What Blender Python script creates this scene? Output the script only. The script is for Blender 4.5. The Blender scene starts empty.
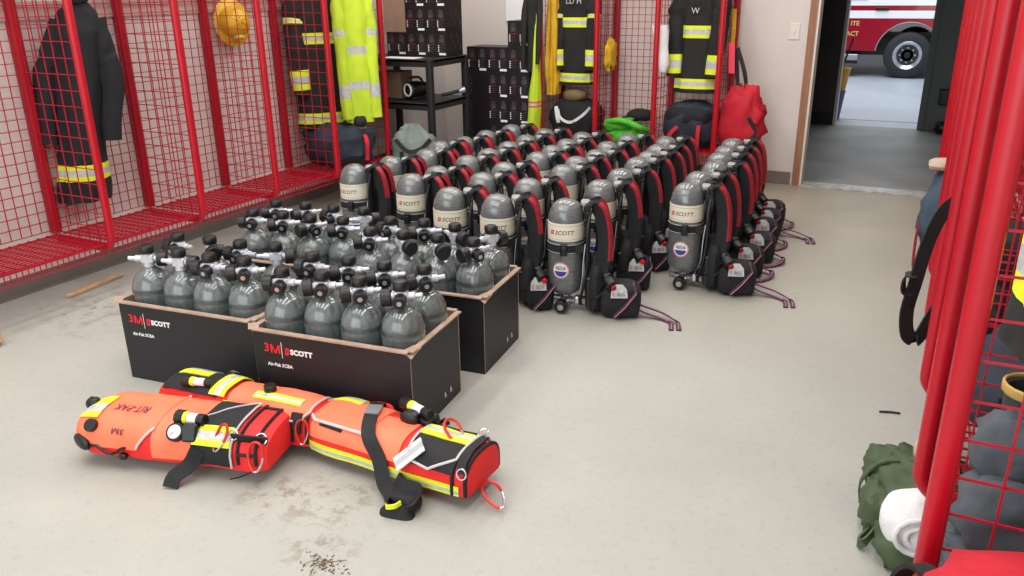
import bpy, bmesh, math, random
from mathutils import Vector, Matrix, Euler, noise
R = math.radians
C = bpy.context.scene.collection
PI = math.pi
rng = random.Random(7)

# ------------------------------------------------------------------ materials
def lin(c):
    c = c / 255.0
    return c / 12.92 if c <= .04045 else ((c + .055) / 1.055) ** 2.4
def col(r, g, b): return (lin(r), lin(g), lin(b), 1)
def mat(name, rgb, rough=.5, metal=0, coat=0, rgb2=None, scale=8, bump=0, bscale=60, detail=4, spec=.5, stretch=None, emit=0):
    m = bpy.data.materials.new(name); m.use_nodes = True
    nt = m.node_tree; N = nt.nodes; L = nt.links
    b = N['Principled BSDF']
    b.inputs['Base Color'].default_value = col(*rgb)
    b.inputs['Roughness'].default_value = rough
    b.inputs['Metallic'].default_value = metal
    b.inputs['Coat Weight'].default_value = coat
    b.inputs['Coat Roughness'].default_value = .06
    b.inputs['Specular IOR Level'].default_value = spec
    if emit:
        b.inputs['Emission Color'].default_value = col(*rgb); b.inputs['Emission Strength'].default_value = emit
    tc = N.new('ShaderNodeTexCoord'); vec = tc.outputs['Object']
    if stretch:
        mp = N.new('ShaderNodeMapping'); mp.inputs['Scale'].default_value = stretch
        L.new(vec, mp.inputs['Vector']); vec = mp.outputs['Vector']
    if rgb2:
        n = N.new('ShaderNodeTexNoise'); n.inputs['Scale'].default_value = scale; n.inputs['Detail'].default_value = detail
        L.new(vec, n.inputs['Vector'])
        cr = N.new('ShaderNodeValToRGB'); cr.color_ramp.elements[0].position = .35; cr.color_ramp.elements[1].position = .65
        cr.color_ramp.elements[0].color = col(*rgb); cr.color_ramp.elements[1].color = col(*rgb2)
        L.new(n.outputs['Fac'], cr.inputs['Fac']); L.new(cr.outputs['Color'], b.inputs['Base Color'])
    if bump:
        n = N.new('ShaderNodeTexNoise'); n.inputs['Scale'].default_value = bscale; n.inputs['Detail'].default_value = 3
        L.new(vec, n.inputs['Vector'])
        bp = N.new('ShaderNodeBump'); bp.inputs['Strength'].default_value = bump; bp.inputs['Distance'].default_value = .01
        L.new(n.outputs['Fac'], bp.inputs['Height']); L.new(bp.outputs['Normal'], b.inputs['Normal'])
    return m

M = {}
M['red'] = mat('red powder coat', (182, 7, 32), .38, rgb2=(172, 5, 28), scale=3)
M['dark_red'] = mat('dark red powder coat', (164, 12, 32), .45, rgb2=(150, 8, 28), scale=3)
M['wire'] = mat('red coated wire', (172, 10, 40), .4)
M['tank'] = mat('grey carbon cylinder', (106, 110, 111), .25, coat=1, rgb2=(88, 92, 93), scale=30, stretch=(1, 1, 7))
M['box_tank'] = mat('weathered carbon cylinder', (96, 104, 104), .25, coat=1, rgb2=(78, 85, 86), scale=16, stretch=(3.5, 3.5, .6))
M['box_tank_dark'] = mat('dark carbon band', (54, 59, 61), .3, coat=.8, rgb2=(66, 71, 72), scale=14, stretch=(2.5, 2.5, .8))  # darker band around the shoulder of the spare cylinders
M['cream'] = mat('cream label', (222, 216, 196), .5)
M['ink'] = mat('dark ink', (44, 46, 44), .5)
M['logo_red'] = mat('logo red', (214, 30, 38), .45)
M['tm_red'] = mat('bright print red', (232, 24, 42), .45)
M['white'] = mat('white print', (236, 236, 236), .5)
M['black'] = mat('black nylon', (18, 18, 21), .75, rgb2=(25, 25, 28), scale=40, bump=.15)
M['rubber'] = mat('black rubber', (15, 16, 18), .42)
M['pad'] = mat('charcoal padded fabric', (26, 26, 31), .8, rgb2=(19, 19, 23), scale=20, bump=.2)
M['strap_red'] = mat('red strap edge', (158, 24, 40), .6, rgb2=(138, 16, 32), scale=30)
M['purple'] = mat('plum webbing', (92, 48, 74), .7)
M['pink'] = mat('pale pink webbing line', (190, 140, 165), .7)
M['chrome'] = mat('chrome', (205, 208, 214), .22, metal=.85)
M['valve_alloy'] = mat('dull valve alloy', (196, 200, 208), .38, metal=.35)
M['steel'] = mat('satin steel', (180, 184, 190), .35, metal=.7)
M['cap_grey'] = mat('pale grey plastic', (150, 152, 150), .4)
M['line_grey'] = mat('grey band line', (170, 174, 176), .5)
M['blue'] = mat('seal blue', (54, 58, 140), .5)
M['reflect'] = mat('silver reflective cloth', (196, 198, 196), .4, rgb2=(176, 178, 178), scale=40)
M['yellow_r'] = mat('fluorescent yellow trim', (222, 232, 40), .55)
M['carton_black'] = mat('black printed carton', (26, 25, 31), .5, rgb2=(22, 21, 26), scale=4)
M['carton_edge'] = mat('brown carton edge', (176, 150, 134), .8, rgb2=(158, 132, 114), scale=20)
M['orange'] = mat('fluorescent orange fabric', (255, 126, 92), .7, rgb2=(255, 114, 78), scale=6, bump=.12, bscale=14)
M['orange_red'] = mat('red orange fabric', (240, 44, 40), .7, rgb2=(228, 34, 34), scale=6, bump=.12, bscale=14)
M['piping'] = mat('grey piping', (196, 190, 190), .6)
M['biner'] = mat('red anodised metal', (206, 52, 40), .3, metal=.3)
M['dial'] = mat('white dial', (226, 228, 226), .35)
M['turnout'] = mat('black turnout cloth', (31, 30, 30), .85, rgb2=(22, 22, 24), scale=9, bump=.4, bscale=18)
M['turnout_blue'] = mat('blue black turnout cloth', (17, 18, 24), .85, rgb2=(24, 26, 32), scale=9, bump=.4, bscale=18)
M['lime'] = mat('lime high visibility cloth', (200, 226, 52), .7, rgb2=(182, 208, 44), scale=7, bump=.35, bscale=14)
M['navy'] = mat('navy fabric', (38, 46, 62), .8, rgb2=(28, 34, 46), scale=9, bump=.4, bscale=14)
M['grey_cloth'] = mat('blue grey cloth', (82, 88, 96), .85, rgb2=(52, 57, 64), scale=7, bump=.5, bscale=10)
M['sage'] = mat('sage grey cloth', (128, 138, 132), .8, rgb2=(104, 114, 109), scale=8, bump=.4, bscale=14)
M['bag_red'] = mat('red bag cloth', (196, 22, 44), .75, rgb2=(174, 14, 36), scale=8, bump=.4, bscale=14)
M['olive'] = mat('olive green nylon', (74, 92, 62), .75, rgb2=(58, 74, 50), scale=9, bump=.4, bscale=16)
M['white_cloth'] = mat('white towelling', (232, 232, 232), .9, rgb2=(214, 214, 216), scale=12, bump=.5, bscale=40)
M['green_cloth'] = mat('bright green cloth', (86, 190, 54), .8, rgb2=(70, 164, 44), scale=10, bump=.5, bscale=16)
M['helmet'] = mat('yellow helmet shell', (214, 168, 34), .4, rgb2=(196, 148, 26), scale=8)
M['yellow_cloth'] = mat('golden yellow cloth', (226, 180, 40), .8, rgb2=(206, 156, 28), scale=9, bump=.4, bscale=16)
M['orange_vest'] = mat('orange vest cloth', (226, 112, 50), .8, rgb2=(206, 96, 40), scale=9)
M['brown_carton'] = mat('plain brown carton', (162, 134, 116), .85, rgb2=(148, 120, 102), scale=5)
M['shelf_black'] = mat('black plastic shelf', (30, 30, 33), .5)
M['mask_carton'] = mat('glossy black carton', (30, 24, 28), .4)
M['mask_art'] = mat('grey carton artwork', (76, 70, 74), .5, rgb2=(48, 44, 48), scale=30)
M['mask_red'] = mat('maroon carton line', (130, 30, 44), .5)
M['boot'] = mat('grey black boot rubber', (52, 54, 58), .5, rgb2=(42, 44, 48), scale=6)
M['tan'] = mat('tan trim', (196, 164, 84), .6)
M['sole'] = mat('brown sole', (112, 92, 66), .7)
M['denim'] = mat('blue denim cloth', (66, 80, 98), .85, rgb2=(48, 60, 76), scale=14, bump=.4, bscale=20)
M['beige'] = mat('beige cloth', (186, 168, 148), .8)
M['pine'] = mat('pale timber', (204, 168, 132), .6, rgb2=(188, 150, 114), scale=6, stretch=(1, 8, 8))
M['casing'] = mat('brown stained timber', (160, 112, 82), .5, rgb2=(144, 98, 70), scale=5, stretch=(10, 10, 1))
M['white_paint'] = mat('white painted timber', (212, 208, 202), .5)
M['plate'] = mat('ivory switch plate', (222, 216, 206), .4)
M['alu'] = mat('worn aluminium', (196, 196, 192), .4, metal=.3, rgb2=(160, 158, 152), scale=14)
M['wall'] = mat('off white wall paint', (216, 208, 203), .7, rgb2=(211, 202, 196), scale=2.5, bump=.06, bscale=90)
M['wall_left'] = mat('off white block wall', (214, 206, 202), .7, rgb2=(206, 198, 194), scale=2.5, bump=.06, bscale=90)
M['board'] = mat('pinkish shelf shadow', (196, 170, 162), .6, rgb2=(186, 160, 152), scale=4)  # tone of a shelf's shadow on the left wall, put into colour
M['cove'] = mat('grey brown vinyl base', (116, 108, 102), .5)
M['ceiling'] = mat('white ceiling', (220, 220, 216), .8, rgb2=(214, 214, 210), scale=3)
M['dark_wall'] = mat('charcoal wall paint', (66, 64, 62), .6, rgb2=(60, 58, 57), scale=3)
M['dark_panel'] = mat('grey green door paint', (104, 112, 108), .6, rgb2=(98, 106, 102), scale=3)
M['hall_floor'] = mat('grey hall concrete', (146, 144, 140), .5, rgb2=(126, 125, 122), scale=2.2)
M['bay_floor'] = mat('pale bay concrete', (182, 190, 200), .35, rgb2=(170, 178, 188), scale=1.2)
M['truck_red'] = mat('fire engine red', (150, 14, 38), .2, coat=.6)
M['truck_white'] = mat('fire engine white', (236, 238, 242), .25, coat=.5)
M['tyre'] = mat('tyre rubber', (38, 38, 42), .7)
M['glass'] = mat('dark window glass', (26, 30, 36), .08, coat=.5)
M['gold'] = mat('gold leaf lettering', (212, 184, 108), .4)
M['bucket_yellow'] = mat('yellow plastic', (232, 168, 30), .4)
M['bucket_blue'] = mat('blue plastic', (40, 64, 140), .4)
M['card'] = mat('pinkish red card', (232, 60, 84), .6)
M['debris'] = mat('dry brown debris', (120, 100, 76), .9)

def floor_material():
    m = bpy.data.materials.new('smooth concrete floor'); m.use_nodes = True
    nt = m.node_tree; N = nt.nodes; L = nt.links; b = N['Principled BSDF']
    tc = N.new('ShaderNodeTexCoord')
    def nz(scale, det, rough=.5):
        n = N.new('ShaderNodeTexNoise'); n.inputs['Scale'].default_value = scale; n.inputs['Detail'].default_value = det
        n.inputs['Roughness'].default_value = rough
        L.new(tc.outputs['Object'], n.inputs['Vector']); return n.outputs['Fac']
    def ramp(f, stops):
        c = N.new('ShaderNodeValToRGB'); e = c.color_ramp.elements
        while len(e) < len(stops): e.new(.5)
        for i, (p, q) in enumerate(stops): e[i].position = p; e[i].color = q
        L.new(f, c.inputs['Fac']); return c.outputs['Color']
    def mix(f, a, c, mode='MIX'):
        x = N.new('ShaderNodeMix'); x.data_type = 'RGBA'; x.blend_type = mode
        if isinstance(f, float): x.inputs[0].default_value = f
        else: L.new(f, x.inputs[0])
        L.new(a, x.inputs[6]); L.new(c, x.inputs[7]); return x.outputs[2]
    base = ramp(nz(.9, 6, .6), [(.3, col(162, 162, 156)), (.7, col(178, 178, 171))])
    warm = ramp(nz(1.7, 5, .6), [(.3, col(148, 139, 122)), (.7, col(166, 157, 140))])
    # colour turns warmer and slightly darker towards the far doorway
    sep = N.new('ShaderNodeSeparateXYZ'); L.new(tc.outputs['Object'], sep.inputs[0])
    mr = N.new('ShaderNodeMapRange'); mr.inputs[1].default_value = 3.0; mr.inputs[2].default_value = 6.2
    L.new(sep.outputs[1], mr.inputs[0])
    c1 = mix(mr.outputs[0], base, warm)
    sp = ramp(nz(34, 5, .7), [(.36, (.7, .68, .64, 1)), (.46, (1, 1, 1, 1))])
    c2 = mix(.28, c1, sp, 'MULTIPLY')
    # two scuffed dirty patches
    def blot(x, y, r):
        v = N.new('ShaderNodeVectorMath'); v.operation = 'DISTANCE'
        L.new(tc.outputs['Object'], v.inputs[0]); v.inputs[1].default_value = (x, y, 0)
        k = N.new('ShaderNodeMapRange'); k.inputs[1].default_value = r; k.inputs[2].default_value = r * .2
        L.new(v.outputs['Value'], k.inputs[0]); return k.outputs[0]
    dn = ramp(nz(15, 6, .75), [(.5, (0, 0, 0, 1)), (.6, (1, 1, 1, 1))])
    brown = N.new('ShaderNodeRGB'); brown.outputs[0].default_value = col(118, 98, 80)
    for (x, y, r) in ((-1.5, 1.68, .26), (-1.38, 1.45, .16), (-1.7, 1.6, .18), (-3.6, 2.5, .5)):
        mu = N.new('ShaderNodeMath'); mu.operation = 'MULTIPLY'
        L.new(blot(x, y, r), mu.inputs[0]); L.new(dn, mu.inputs[1])
        m2 = N.new('ShaderNodeMath'); m2.operation = 'MULTIPLY'; m2.inputs[1].default_value = .55
        L.new(mu.outputs[0], m2.inputs[0])
        c2 = mix(m2.outputs[0], c2, brown.outputs[0])
    L.new(c2, b.inputs['Base Color'])
    b.inputs['Roughness'].default_value = .42
    b.inputs['Specular IOR Level'].default_value = .35
    return m
M['floor'] = floor_material()

# ------------------------------------------------------------------ mesh builder
class MB:
    def __init__(s): s.v = []; s.f = []; s.m = []
    def add(s, vs, fs, mi=0):
        o = len(s.v); s.v += [tuple(p) for p in vs]
        s.f += [tuple(i + o for i in f) for f in fs]
        s.m += mi if isinstance(mi, list) else [mi] * len(fs)
        return s
    def box(s, c, d, rot=None, mi=0, bev=0):
        x, y, z = d[0] / 2, d[1] / 2, d[2] / 2
        if bev:
            b = min(bev, x * .95, y * .95, z * .95); ring = []
            def sq(a, e, zz):
                out = []
                for sx, sy, q in ((1, 1, 0), (-1, 1, 1), (-1, -1, 2), (1, -1, 3)):
                    for k in range(3):
                        t = (q + k / 2) * PI / 2
                        out.append((sx * (a - b) + (b - e) * math.cos(t), sy * (0) + 0, zz) if False else
                                   (sx * (a - b) + (b - e) * math.cos(t), sy * (y - b) + (b - e) * math.sin(t), zz))
                return out
            rings = [sq(x, b * .7, -z), sq(x, 0, -z + b * .7), sq(x, 0, z - b * .7), sq(x, b * .7, z)]
            vs = [p for r in rings for p in r]; n = 12
            fs = [(i * n + k, i * n + (k + 1) % n, (i + 1) * n + (k + 1) % n, (i + 1) * n + k) for i in range(3) for k in range(n)]
            fs += [tuple(range(n))[::-1], tuple(range(3 * n, 4 * n))]
        else:
            vs = [(a * x, b * y, e * z) for e in (-1, 1) for a, b in ((-1, -1), (1, -1), (1, 1), (-1, 1))]
            fs = [(3, 2, 1, 0), (4, 5, 6, 7), (0, 1, 5, 4), (1, 2, 6, 5), (2, 3, 7, 6), (3, 0, 4, 7)]
        m = Matrix.Translation(Vector(c))
        if rot is not None: m = m @ (rot.to_4x4() if isinstance(rot, Matrix) else Euler(rot).to_matrix().to_4x4())
        return s.add([m @ Vector(p) for p in vs], fs, mi)
    def bar(s, a, b, w, mi=0, n=4):
        return s.tube([a, b], w / 2 if n > 4 else w / 2 * 1.15, n, mi=mi)
    def tube(s, pts, r, n=8, closed=False, mi=0, cap=True, flat=None, up=None, rs=None):
        pts = [Vector(p) for p in pts]; k = len(pts); o = len(s.v)
        nrm = None
        for i, p in enumerate(pts):
            if closed: t = pts[(i + 1) % k] - pts[i - 1]
            else: t = pts[min(i + 1, k - 1)] - pts[max(i - 1, 0)]
            t.normalize()
            if nrm is None:
                a = Vector(up) if up else (Vector((0, 0, 1)) if abs(t.z) < .9 else Vector((1, 0, 0)))
                nrm = (a - t * a.dot(t)).normalized()
            else:
                nrm = nrm - t * nrm.dot(t)
                if nrm.length < 1e-5: nrm = t.orthogonal()
                nrm.normalize()
            bi = t.cross(nrm)
            rr = rs[i] if rs else r
            for j in range(n):
                an = 2 * PI * (j + .5) / n
                ca, sa = math.cos(an), math.sin(an)
                if flat: s.v.append(tuple(p + bi * (ca * flat[0]) + nrm * (sa * flat[1])))
                else: s.v.append(tuple(p + bi * (ca * rr) + nrm * (sa * rr)))
        for i in range(k if closed else k - 1):
            i2 = (i + 1) % k
            for j in range(n):
                s.f.append((o + i * n + j, o + i * n + (j + 1) % n, o + i2 * n + (j + 1) % n, o + i2 * n + j)); s.m.append(mi)
        if cap and not closed:
            s.f.append(tuple(o + j for j in range(n))[::-1]); s.m.append(mi)
            s.f.append(tuple(o + (k - 1) * n + j for j in range(n))); s.m.append(mi)
        return s
    def lathe(s, prof, n=24, mi=0, mtx=None, mis=None, cap=True):
        vs = []; fs = []; ms = []
        for r, z in prof:
            for j in range(n):
                a = 2 * PI * j / n; vs.append(Vector((r * math.cos(a), r * math.sin(a), z)))
        for i in range(len(prof) - 1):
            for j in range(n):
                fs.append((i * n + j, i * n + (j + 1) % n, (i + 1) * n + (j + 1) % n, (i + 1) * n + j))
                ms.append(mis[i] if mis else mi)
        if cap:
            fs.append(tuple(range(n))[::-1]); ms.append(mis[0] if mis else mi)
            fs.append(tuple(range((len(prof) - 1) * n, len(prof) * n))); ms.append(mis[-1] if mis else mi)
        if mtx is not None: vs = [mtx @ v for v in vs]
        return s.add(vs, fs, ms)
    def cyl(s, a, b, r, n=16, mi=0, r2=None):
        a = Vector(a); b = Vector(b); q = (b - a).to_track_quat('Z', 'Y').to_matrix().to_4x4()
        l = (b - a).length; r2 = r if r2 is None else r2; c = min(r, r2, l / 2) * .15
        return s.lathe([(r - c, 0), (r, c), (r2, l - c), (r2 - c, l)], n, mi, Matrix.Translation(a) @ q)
    def grid(s, fn, nu, nv, mi=0, closed_v=False, mf=None):
        o = len(s.v)
        for i in range(nu + 1):
            for j in range(nv if closed_v else nv + 1): s.v.append(tuple(fn(i / nu, j / nv)))
        w = nv if closed_v else nv + 1
        for i in range(nu):
            for j in range(nv):
                j2 = (j + 1) % w if closed_v else j + 1
                s.f.append((o + i * w + j, o + i * w + j2, o + (i + 1) * w + j2, o + (i + 1) * w + j))
                s.m.append(mf((i + .5) / nu, (j + .5) / nv) if mf else mi)
        return s
    def blob(s, c, d, seed=0, n=2.6, amp=.12, fr=2.2, nu=14, nv=24, mi=0, flat=0, rot=0, mf=None):
        # soft lump; flat = share of the height sitting on a flat base
        c = Vector(c); cr, sr = math.cos(rot), math.sin(rot); e = 2 / n
        sg = lambda x: (abs(x) ** e) * (1 if x >= 0 else -1)
        def fn(u, v):
            th = -PI / 2 + PI * u; ph = 2 * PI * v
            p = Vector((sg(math.cos(th)) * sg(math.cos(ph)), sg(math.cos(th)) * sg(math.sin(ph)), sg(math.sin(th))))
            k = 1 + amp * noise.noise(Vector((p.x * fr + seed * 7.1, p.y * fr, p.z * fr + seed))) + amp * .5 * noise.noise(p * fr * 2.7 + Vector((seed, 3, 1)))
            q = Vector((p.x * d[0] / 2 * k, p.y * d[1] / 2 * k, p.z * d[2] / 2 * k))
            q.z = max(q.z, -d[2] / 2 * (1 - flat))
            return c + Vector((q.x * cr - q.y * sr, q.x * sr + q.y * cr, q.z))
        return s.grid(fn, nu, nv, mi, True, mf)
    def ribbon(s, pts, w, t, side=None, mi=0, edge=None, ew=.3, eside=1, erange=(0, 1)):
        # flat strap of width w and thickness t; edge = material of a stripe along one border (or both when eside = 0)
        pts = [Vector(p) for p in pts]; k = len(pts); rows = []
        for i, p in enumerate(pts):
            tg = (pts[min(i + 1, k - 1)] - pts[max(i - 1, 0)]).normalized()
            sd = Vector(side(i / (k - 1)) if callable(side) else side) if side is not None else Vector((0, 0, 1))
            sd = (sd - tg * sd.dot(tg)).normalized(); nm = tg.cross(sd)
            xs = [-.5, .5 - ew, .5] if eside == 1 else ([-.5, -.5 + ew, .5] if eside == -1 else [-.5, -.5 + ew, .5 - ew, .5])
            rows.append([p + sd * (x * w) + nm * (t / 2) for x in xs] + [p + sd * (x * w) - nm * (t / 2) for x in reversed(xs)])
        n = len(rows[0]); o = len(s.v); h = n // 2
        for r in rows: s.v += [tuple(q) for q in r]
        for i in range(k - 1):
            for j in range(n):
                j2 = (j + 1) % n
                s.f.append((o + i * n + j, o + i * n + j2, o + (i + 1) * n + j2, o + (i + 1) * n + j))
                m_ = mi
                if edge is not None and erange[0] <= (i + .5) / (k - 1) <= erange[1]:
                    jj = j if j < h else n - 2 - j
                    if j == h - 1 or j == n - 1: m_ = edge if (eside == 0 or (eside == 1) == (j == h - 1)) else mi
                    elif eside == 1 and jj == h - 2: m_ = edge
                    elif eside == -1 and jj == 0: m_ = edge
                    elif eside == 0 and jj in (0, h - 2): m_ = edge
                s.m.append(m_)
        s.f.append(tuple(o + j for j in range(n))[::-1]); s.m.append(mi)
        s.f.append(tuple(o + (k - 1) * n + j for j in range(n))); s.m.append(mi)
        return s
    def text(s, body, size, fn, mi=0, bold=0, shear=0, align='CENTER'):
        vs, fs = text_mesh(body, size, bold, shear, align)
        return s.add([fn(x, y) for x, y in vs], fs, mi)
    def build(s, name, mats, parent=None, loc=None, rotz=0, sharp=40, smooth=True, label=None, solid=0, recalc=True):
        me = bpy.data.meshes.new(name); me.from_pydata(s.v, [], s.f)
        mats = mats if isinstance(mats, (list, tuple)) else [mats]
        for m_ in mats: me.materials.append(M[m_] if isinstance(m_, str) else m_)
        me.polygons.foreach_set('material_index', s.m)
        if recalc:
            bm = bmesh.new(); bm.from_mesh(me); bmesh.ops.recalc_face_normals(bm, faces=bm.faces); bm.to_mesh(me); bm.free()
        me.update()
        if smooth:
            me.shade_smooth(); me.set_sharp_from_angle(angle=R(sharp))
        o = bpy.data.objects.new(name, me); C.objects.link(o)
        if parent: o.parent = parent
        if loc is not None: o.location = loc
        if rotz: o.rotation_euler.z = rotz
        if label: o['label'] = label
        return o

_tc = {}
def text_mesh(body, size, bold=0, shear=0, align='CENTER'):
    key = (body, size, bold, shear, align)
    if key in _tc: return _tc[key]
    cu = bpy.data.curves.new('t', 'FONT'); cu.body = body; cu.size = size; cu.align_x = align; cu.align_y = 'CENTER'
    cu.offset = bold; cu.shear = shear; cu.fill_mode = 'FRONT'; cu.resolution_u = 2
    o = bpy.data.objects.new('t', cu); C.objects.link(o)
    dg = bpy.context.evaluated_depsgraph_get(); dg.update()
    me = o.evaluated_get(dg).to_mesh()
    vs = [(v.co.x, v.co.y) for v in me.vertices]; fs = [tuple(p.vertices) for p in me.polygons]
    o.evaluated_get(dg).to_mesh_clear()
    bpy.data.objects.remove(o); bpy.data.curves.remove(cu)
    _tc[key] = (vs, fs); return vs, fs

def three_m(b, h, fn, mi):
    # heavy '3M' lettering centred on the origin, h tall
    b.text('3', h * 1.38, lambda x, y: fn(x * 1.05 - h * .50, y), mi, bold=h * .03)
    q = lambda *p: b.add([fn(h * x, h * y) for x, y in p], [(0, 1, 2, 3)], mi)
    q((0, -.5), (.2, -.5), (.2, .5), (0, .5)); q((1.0, -.5), (1.2, -.5), (1.2, .5), (1.0, .5))
    q((.51, -.5), (.69, -.5), (.22, .5), (.02, .5)); q((.51, -.5), (.69, -.5), (1.18, .5), (.98, .5))
def tag(o, label, cat, group=None, kind=None):
    o['label'] = label; o['category'] = cat
    if group: o['group'] = group
    if kind: o['kind'] = kind
    return o
def empty(name, loc, rz=0):
    o = bpy.data.objects.new(name, None); C.objects.link(o); o.location = loc; o.rotation_euler.z = rz
    o.empty_display_size = .1; return o
def struct(o): o['kind'] = 'structure'; return o
KIDS = {}
def copy_tree(o, parent=None):
    c = o.copy(); C.objects.link(c)
    if parent: c.parent = parent
    for ch in kids(o): copy_tree(ch, c)
    return c
def kids(o):
    if o.name not in KIDS: KIDS[o.name] = list(o.children)
    return KIDS[o.name]
def arc(c, r, a0, a1, n, ax='xz'):
    out = []
    for i in range(n + 1):
        a = a0 + (a1 - a0) * i / n; p = [c[0], c[1], c[2]]
        p['xyz'.index(ax[0])] += r * math.cos(a); p['xyz'.index(ax[1])] += r * math.sin(a); out.append(tuple(p))
    return out
def spline(pts, n=6):
    # catmull-rom through the points
    P = [Vector(p) for p in pts]; P = [P[0] * 2 - P[1]] + P + [P[-1] * 2 - P[-2]]; out = []
    for i in range(1, len(P) - 2):
        for k in range(n):
            t = k / n; a, b, c, d = P[i - 1], P[i], P[i + 1], P[i + 2]
            out.append(.5 * (2 * b + (c - a) * t + (2 * a - 5 * b + 4 * c - d) * t * t + (3 * b - a - 3 * c + d) * t ** 3))
    out.append(P[-2]); return out

# ------------------------------------------------------------------ camera
cd = bpy.data.cameras.new('camera'); cam = bpy.data.objects.new('camera', cd); C.objects.link(cam)
pitch, yaw, roll = .353, -.479, -.012
fw = Vector((math.sin(yaw) * math.cos(pitch), math.cos(yaw) * math.cos(pitch), -math.sin(pitch)))
rt = Vector((math.cos(yaw), -math.sin(yaw), 0)); up = rt.cross(fw)
r2 = rt * math.cos(roll) + up * math.sin(roll); u2 = -rt * math.sin(roll) + up * math.cos(roll)
mx = Matrix((r2, u2, -fw)).transposed().to_4x4(); mx.translation = (0, 0, 1.5)
cam.matrix_world = mx
cd.sensor_width = 36; cd.lens = 816.37 / 1024 * 36; cd.clip_start = .02; cd.clip_end = 100
bpy.context.scene.camera = cam

# ------------------------------------------------------------------ the setting
XW, YB, XR = -4.15, 6.68, .60
def slab(name, x0, x1, y0, y1, z0, z1, m, **k):
    return struct(MB().box(((x0 + x1) / 2, (y0 + y1) / 2, (z0 + z1) / 2), (x1 - x0, y1 - y0, z1 - z0)).build(name, m, smooth=False, **k))
ZC = 3.2
slab('floor', XW - .1, 1.0, -2.6, YB + .06, -.1, 0, 'floor')
slab('ceiling', XW - .1, 1.0, -1.2, YB + .2, ZC, ZC + .1, 'ceiling')
slab('wall_left', XW - .1, XW, -2.6, YB + .12, 0, ZC, 'wall_left')
slab('wall_right', XR, XR + .1, -2.6, YB, 0, ZC, 'wall')
DX0, DX1, DH = -.90, .16, 2.08          # doorway in the back wall
b = MB()
b.box(((XW + DX0) / 2, YB + .06, ZC / 2), (DX0 - XW, .12, ZC))
b.box(((DX1 + 1.0) / 2, YB + .06, ZC / 2), (1.0 - DX1, .12, ZC))
b.box(((DX0 + DX1) / 2, YB + .06, (DH + ZC) / 2), (DX1 - DX0, .12, ZC - DH))
struct(b.build('wall_back', 'wall', smooth=False))
slab('baseboard_left', XW, XW + .008, -2.6, YB, 0, .1, 'cove')
slab('baseboard_back', XW, DX0 - .07, YB - .008, YB, 0, .1, 'cove')
slab('shelf_shadow_strip', XW, XW + .012, -2, 5.2, 1.37, 1.46, 'board')  # thin strip standing in for the pinkish shadow of the middle shelf
b = MB()                                   # door casing: brown stained timber with a pale jamb
b.box((DX0 - .025, YB - .012, DH / 2), (.055, .024, DH)); b.box((DX1 + .025, YB - .012, DH / 2), (.055, .024, DH))
b.box(((DX0 + DX1) / 2, YB - .012, DH + .03), (DX1 - DX0 + .105, .024, .06))
b.box((DX0 + .008, YB + .05, DH / 2), (.022, .14, DH), mi=1); b.box((DX1 - .008, YB + .05, DH / 2), (.022, .14, DH), mi=1)
struct(b.build('trim_2', ['casing', 'white_paint'], smooth=False))
slab('trim_3', DX0, DX1, YB - .03, YB + .13, 0, .012, 'alu')          # threshold strip
# hall beyond the doorway
YH = 9.95
slab('floor_hall', -2.6, 2.0, YB + .06, YH + .02, -.1, -.001, 'hall_floor')
slab('wall_hall_left', -2.6, -2.5, YB + .12, YH, 0, 2.6, 'dark_wall')
slab('baseboard_hall', -2.5, -1.05, YH - .012, YH, 0, .14, 'rubber')
slab('wall_hall_right', 1.3, 1.4, YB + .12, YH, 0, 2.6, 'dark_wall')
slab('ceiling_hall', -2.6, 1.4, YB + .12, YH + .1, 2.6, 2.7, 'dark_wall')
slab('wall_hall_end', -.13, 1.6, YH, YH + .1, 0, 2.7, 'dark_panel')
b = MB(); b.box((-1.035, YH + .045, 1.2), (.03, .13, 2.4)); b.box((-.155, YH + .03, 1.2), (.06, .13, 2.4), mi=1)
struct(b.build('trim_4', ['white_paint', 'dark_panel'], smooth=False))
slab('wall_hall_outer', -5, -1.05, YH, YH + .1, 0, 3.4, 'dark_wall')
# engine bay beyond
slab('floor_bay', -8, 6, YH + .02, 21, -.1, -.004, 'bay_floor')
slab('wall_bay', -8, 6, 20.9, 21, 0, 4.5, 'wall')
slab('ceiling_bay', -8, 6, YH, 21, 4.4, 4.5, 'ceiling')
slab('trim_5', -3, 3, 10.42, 10.45, -.004, -.002, 'cove')             # expansion joint

# light switch
s = empty('light_switch', (-1.05, YB, 1.165)); tag(s, 'ivory light switch plate on the wall beside the doorway', 'light switch')
MB().box((0, -.004, 0), (.075, .008, .12), bev=.006).build('cover_plate', 'plate', s)
MB().box((0, -.012, 0), (.012, .014, .026)).build('toggle', 'plate', s)

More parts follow.
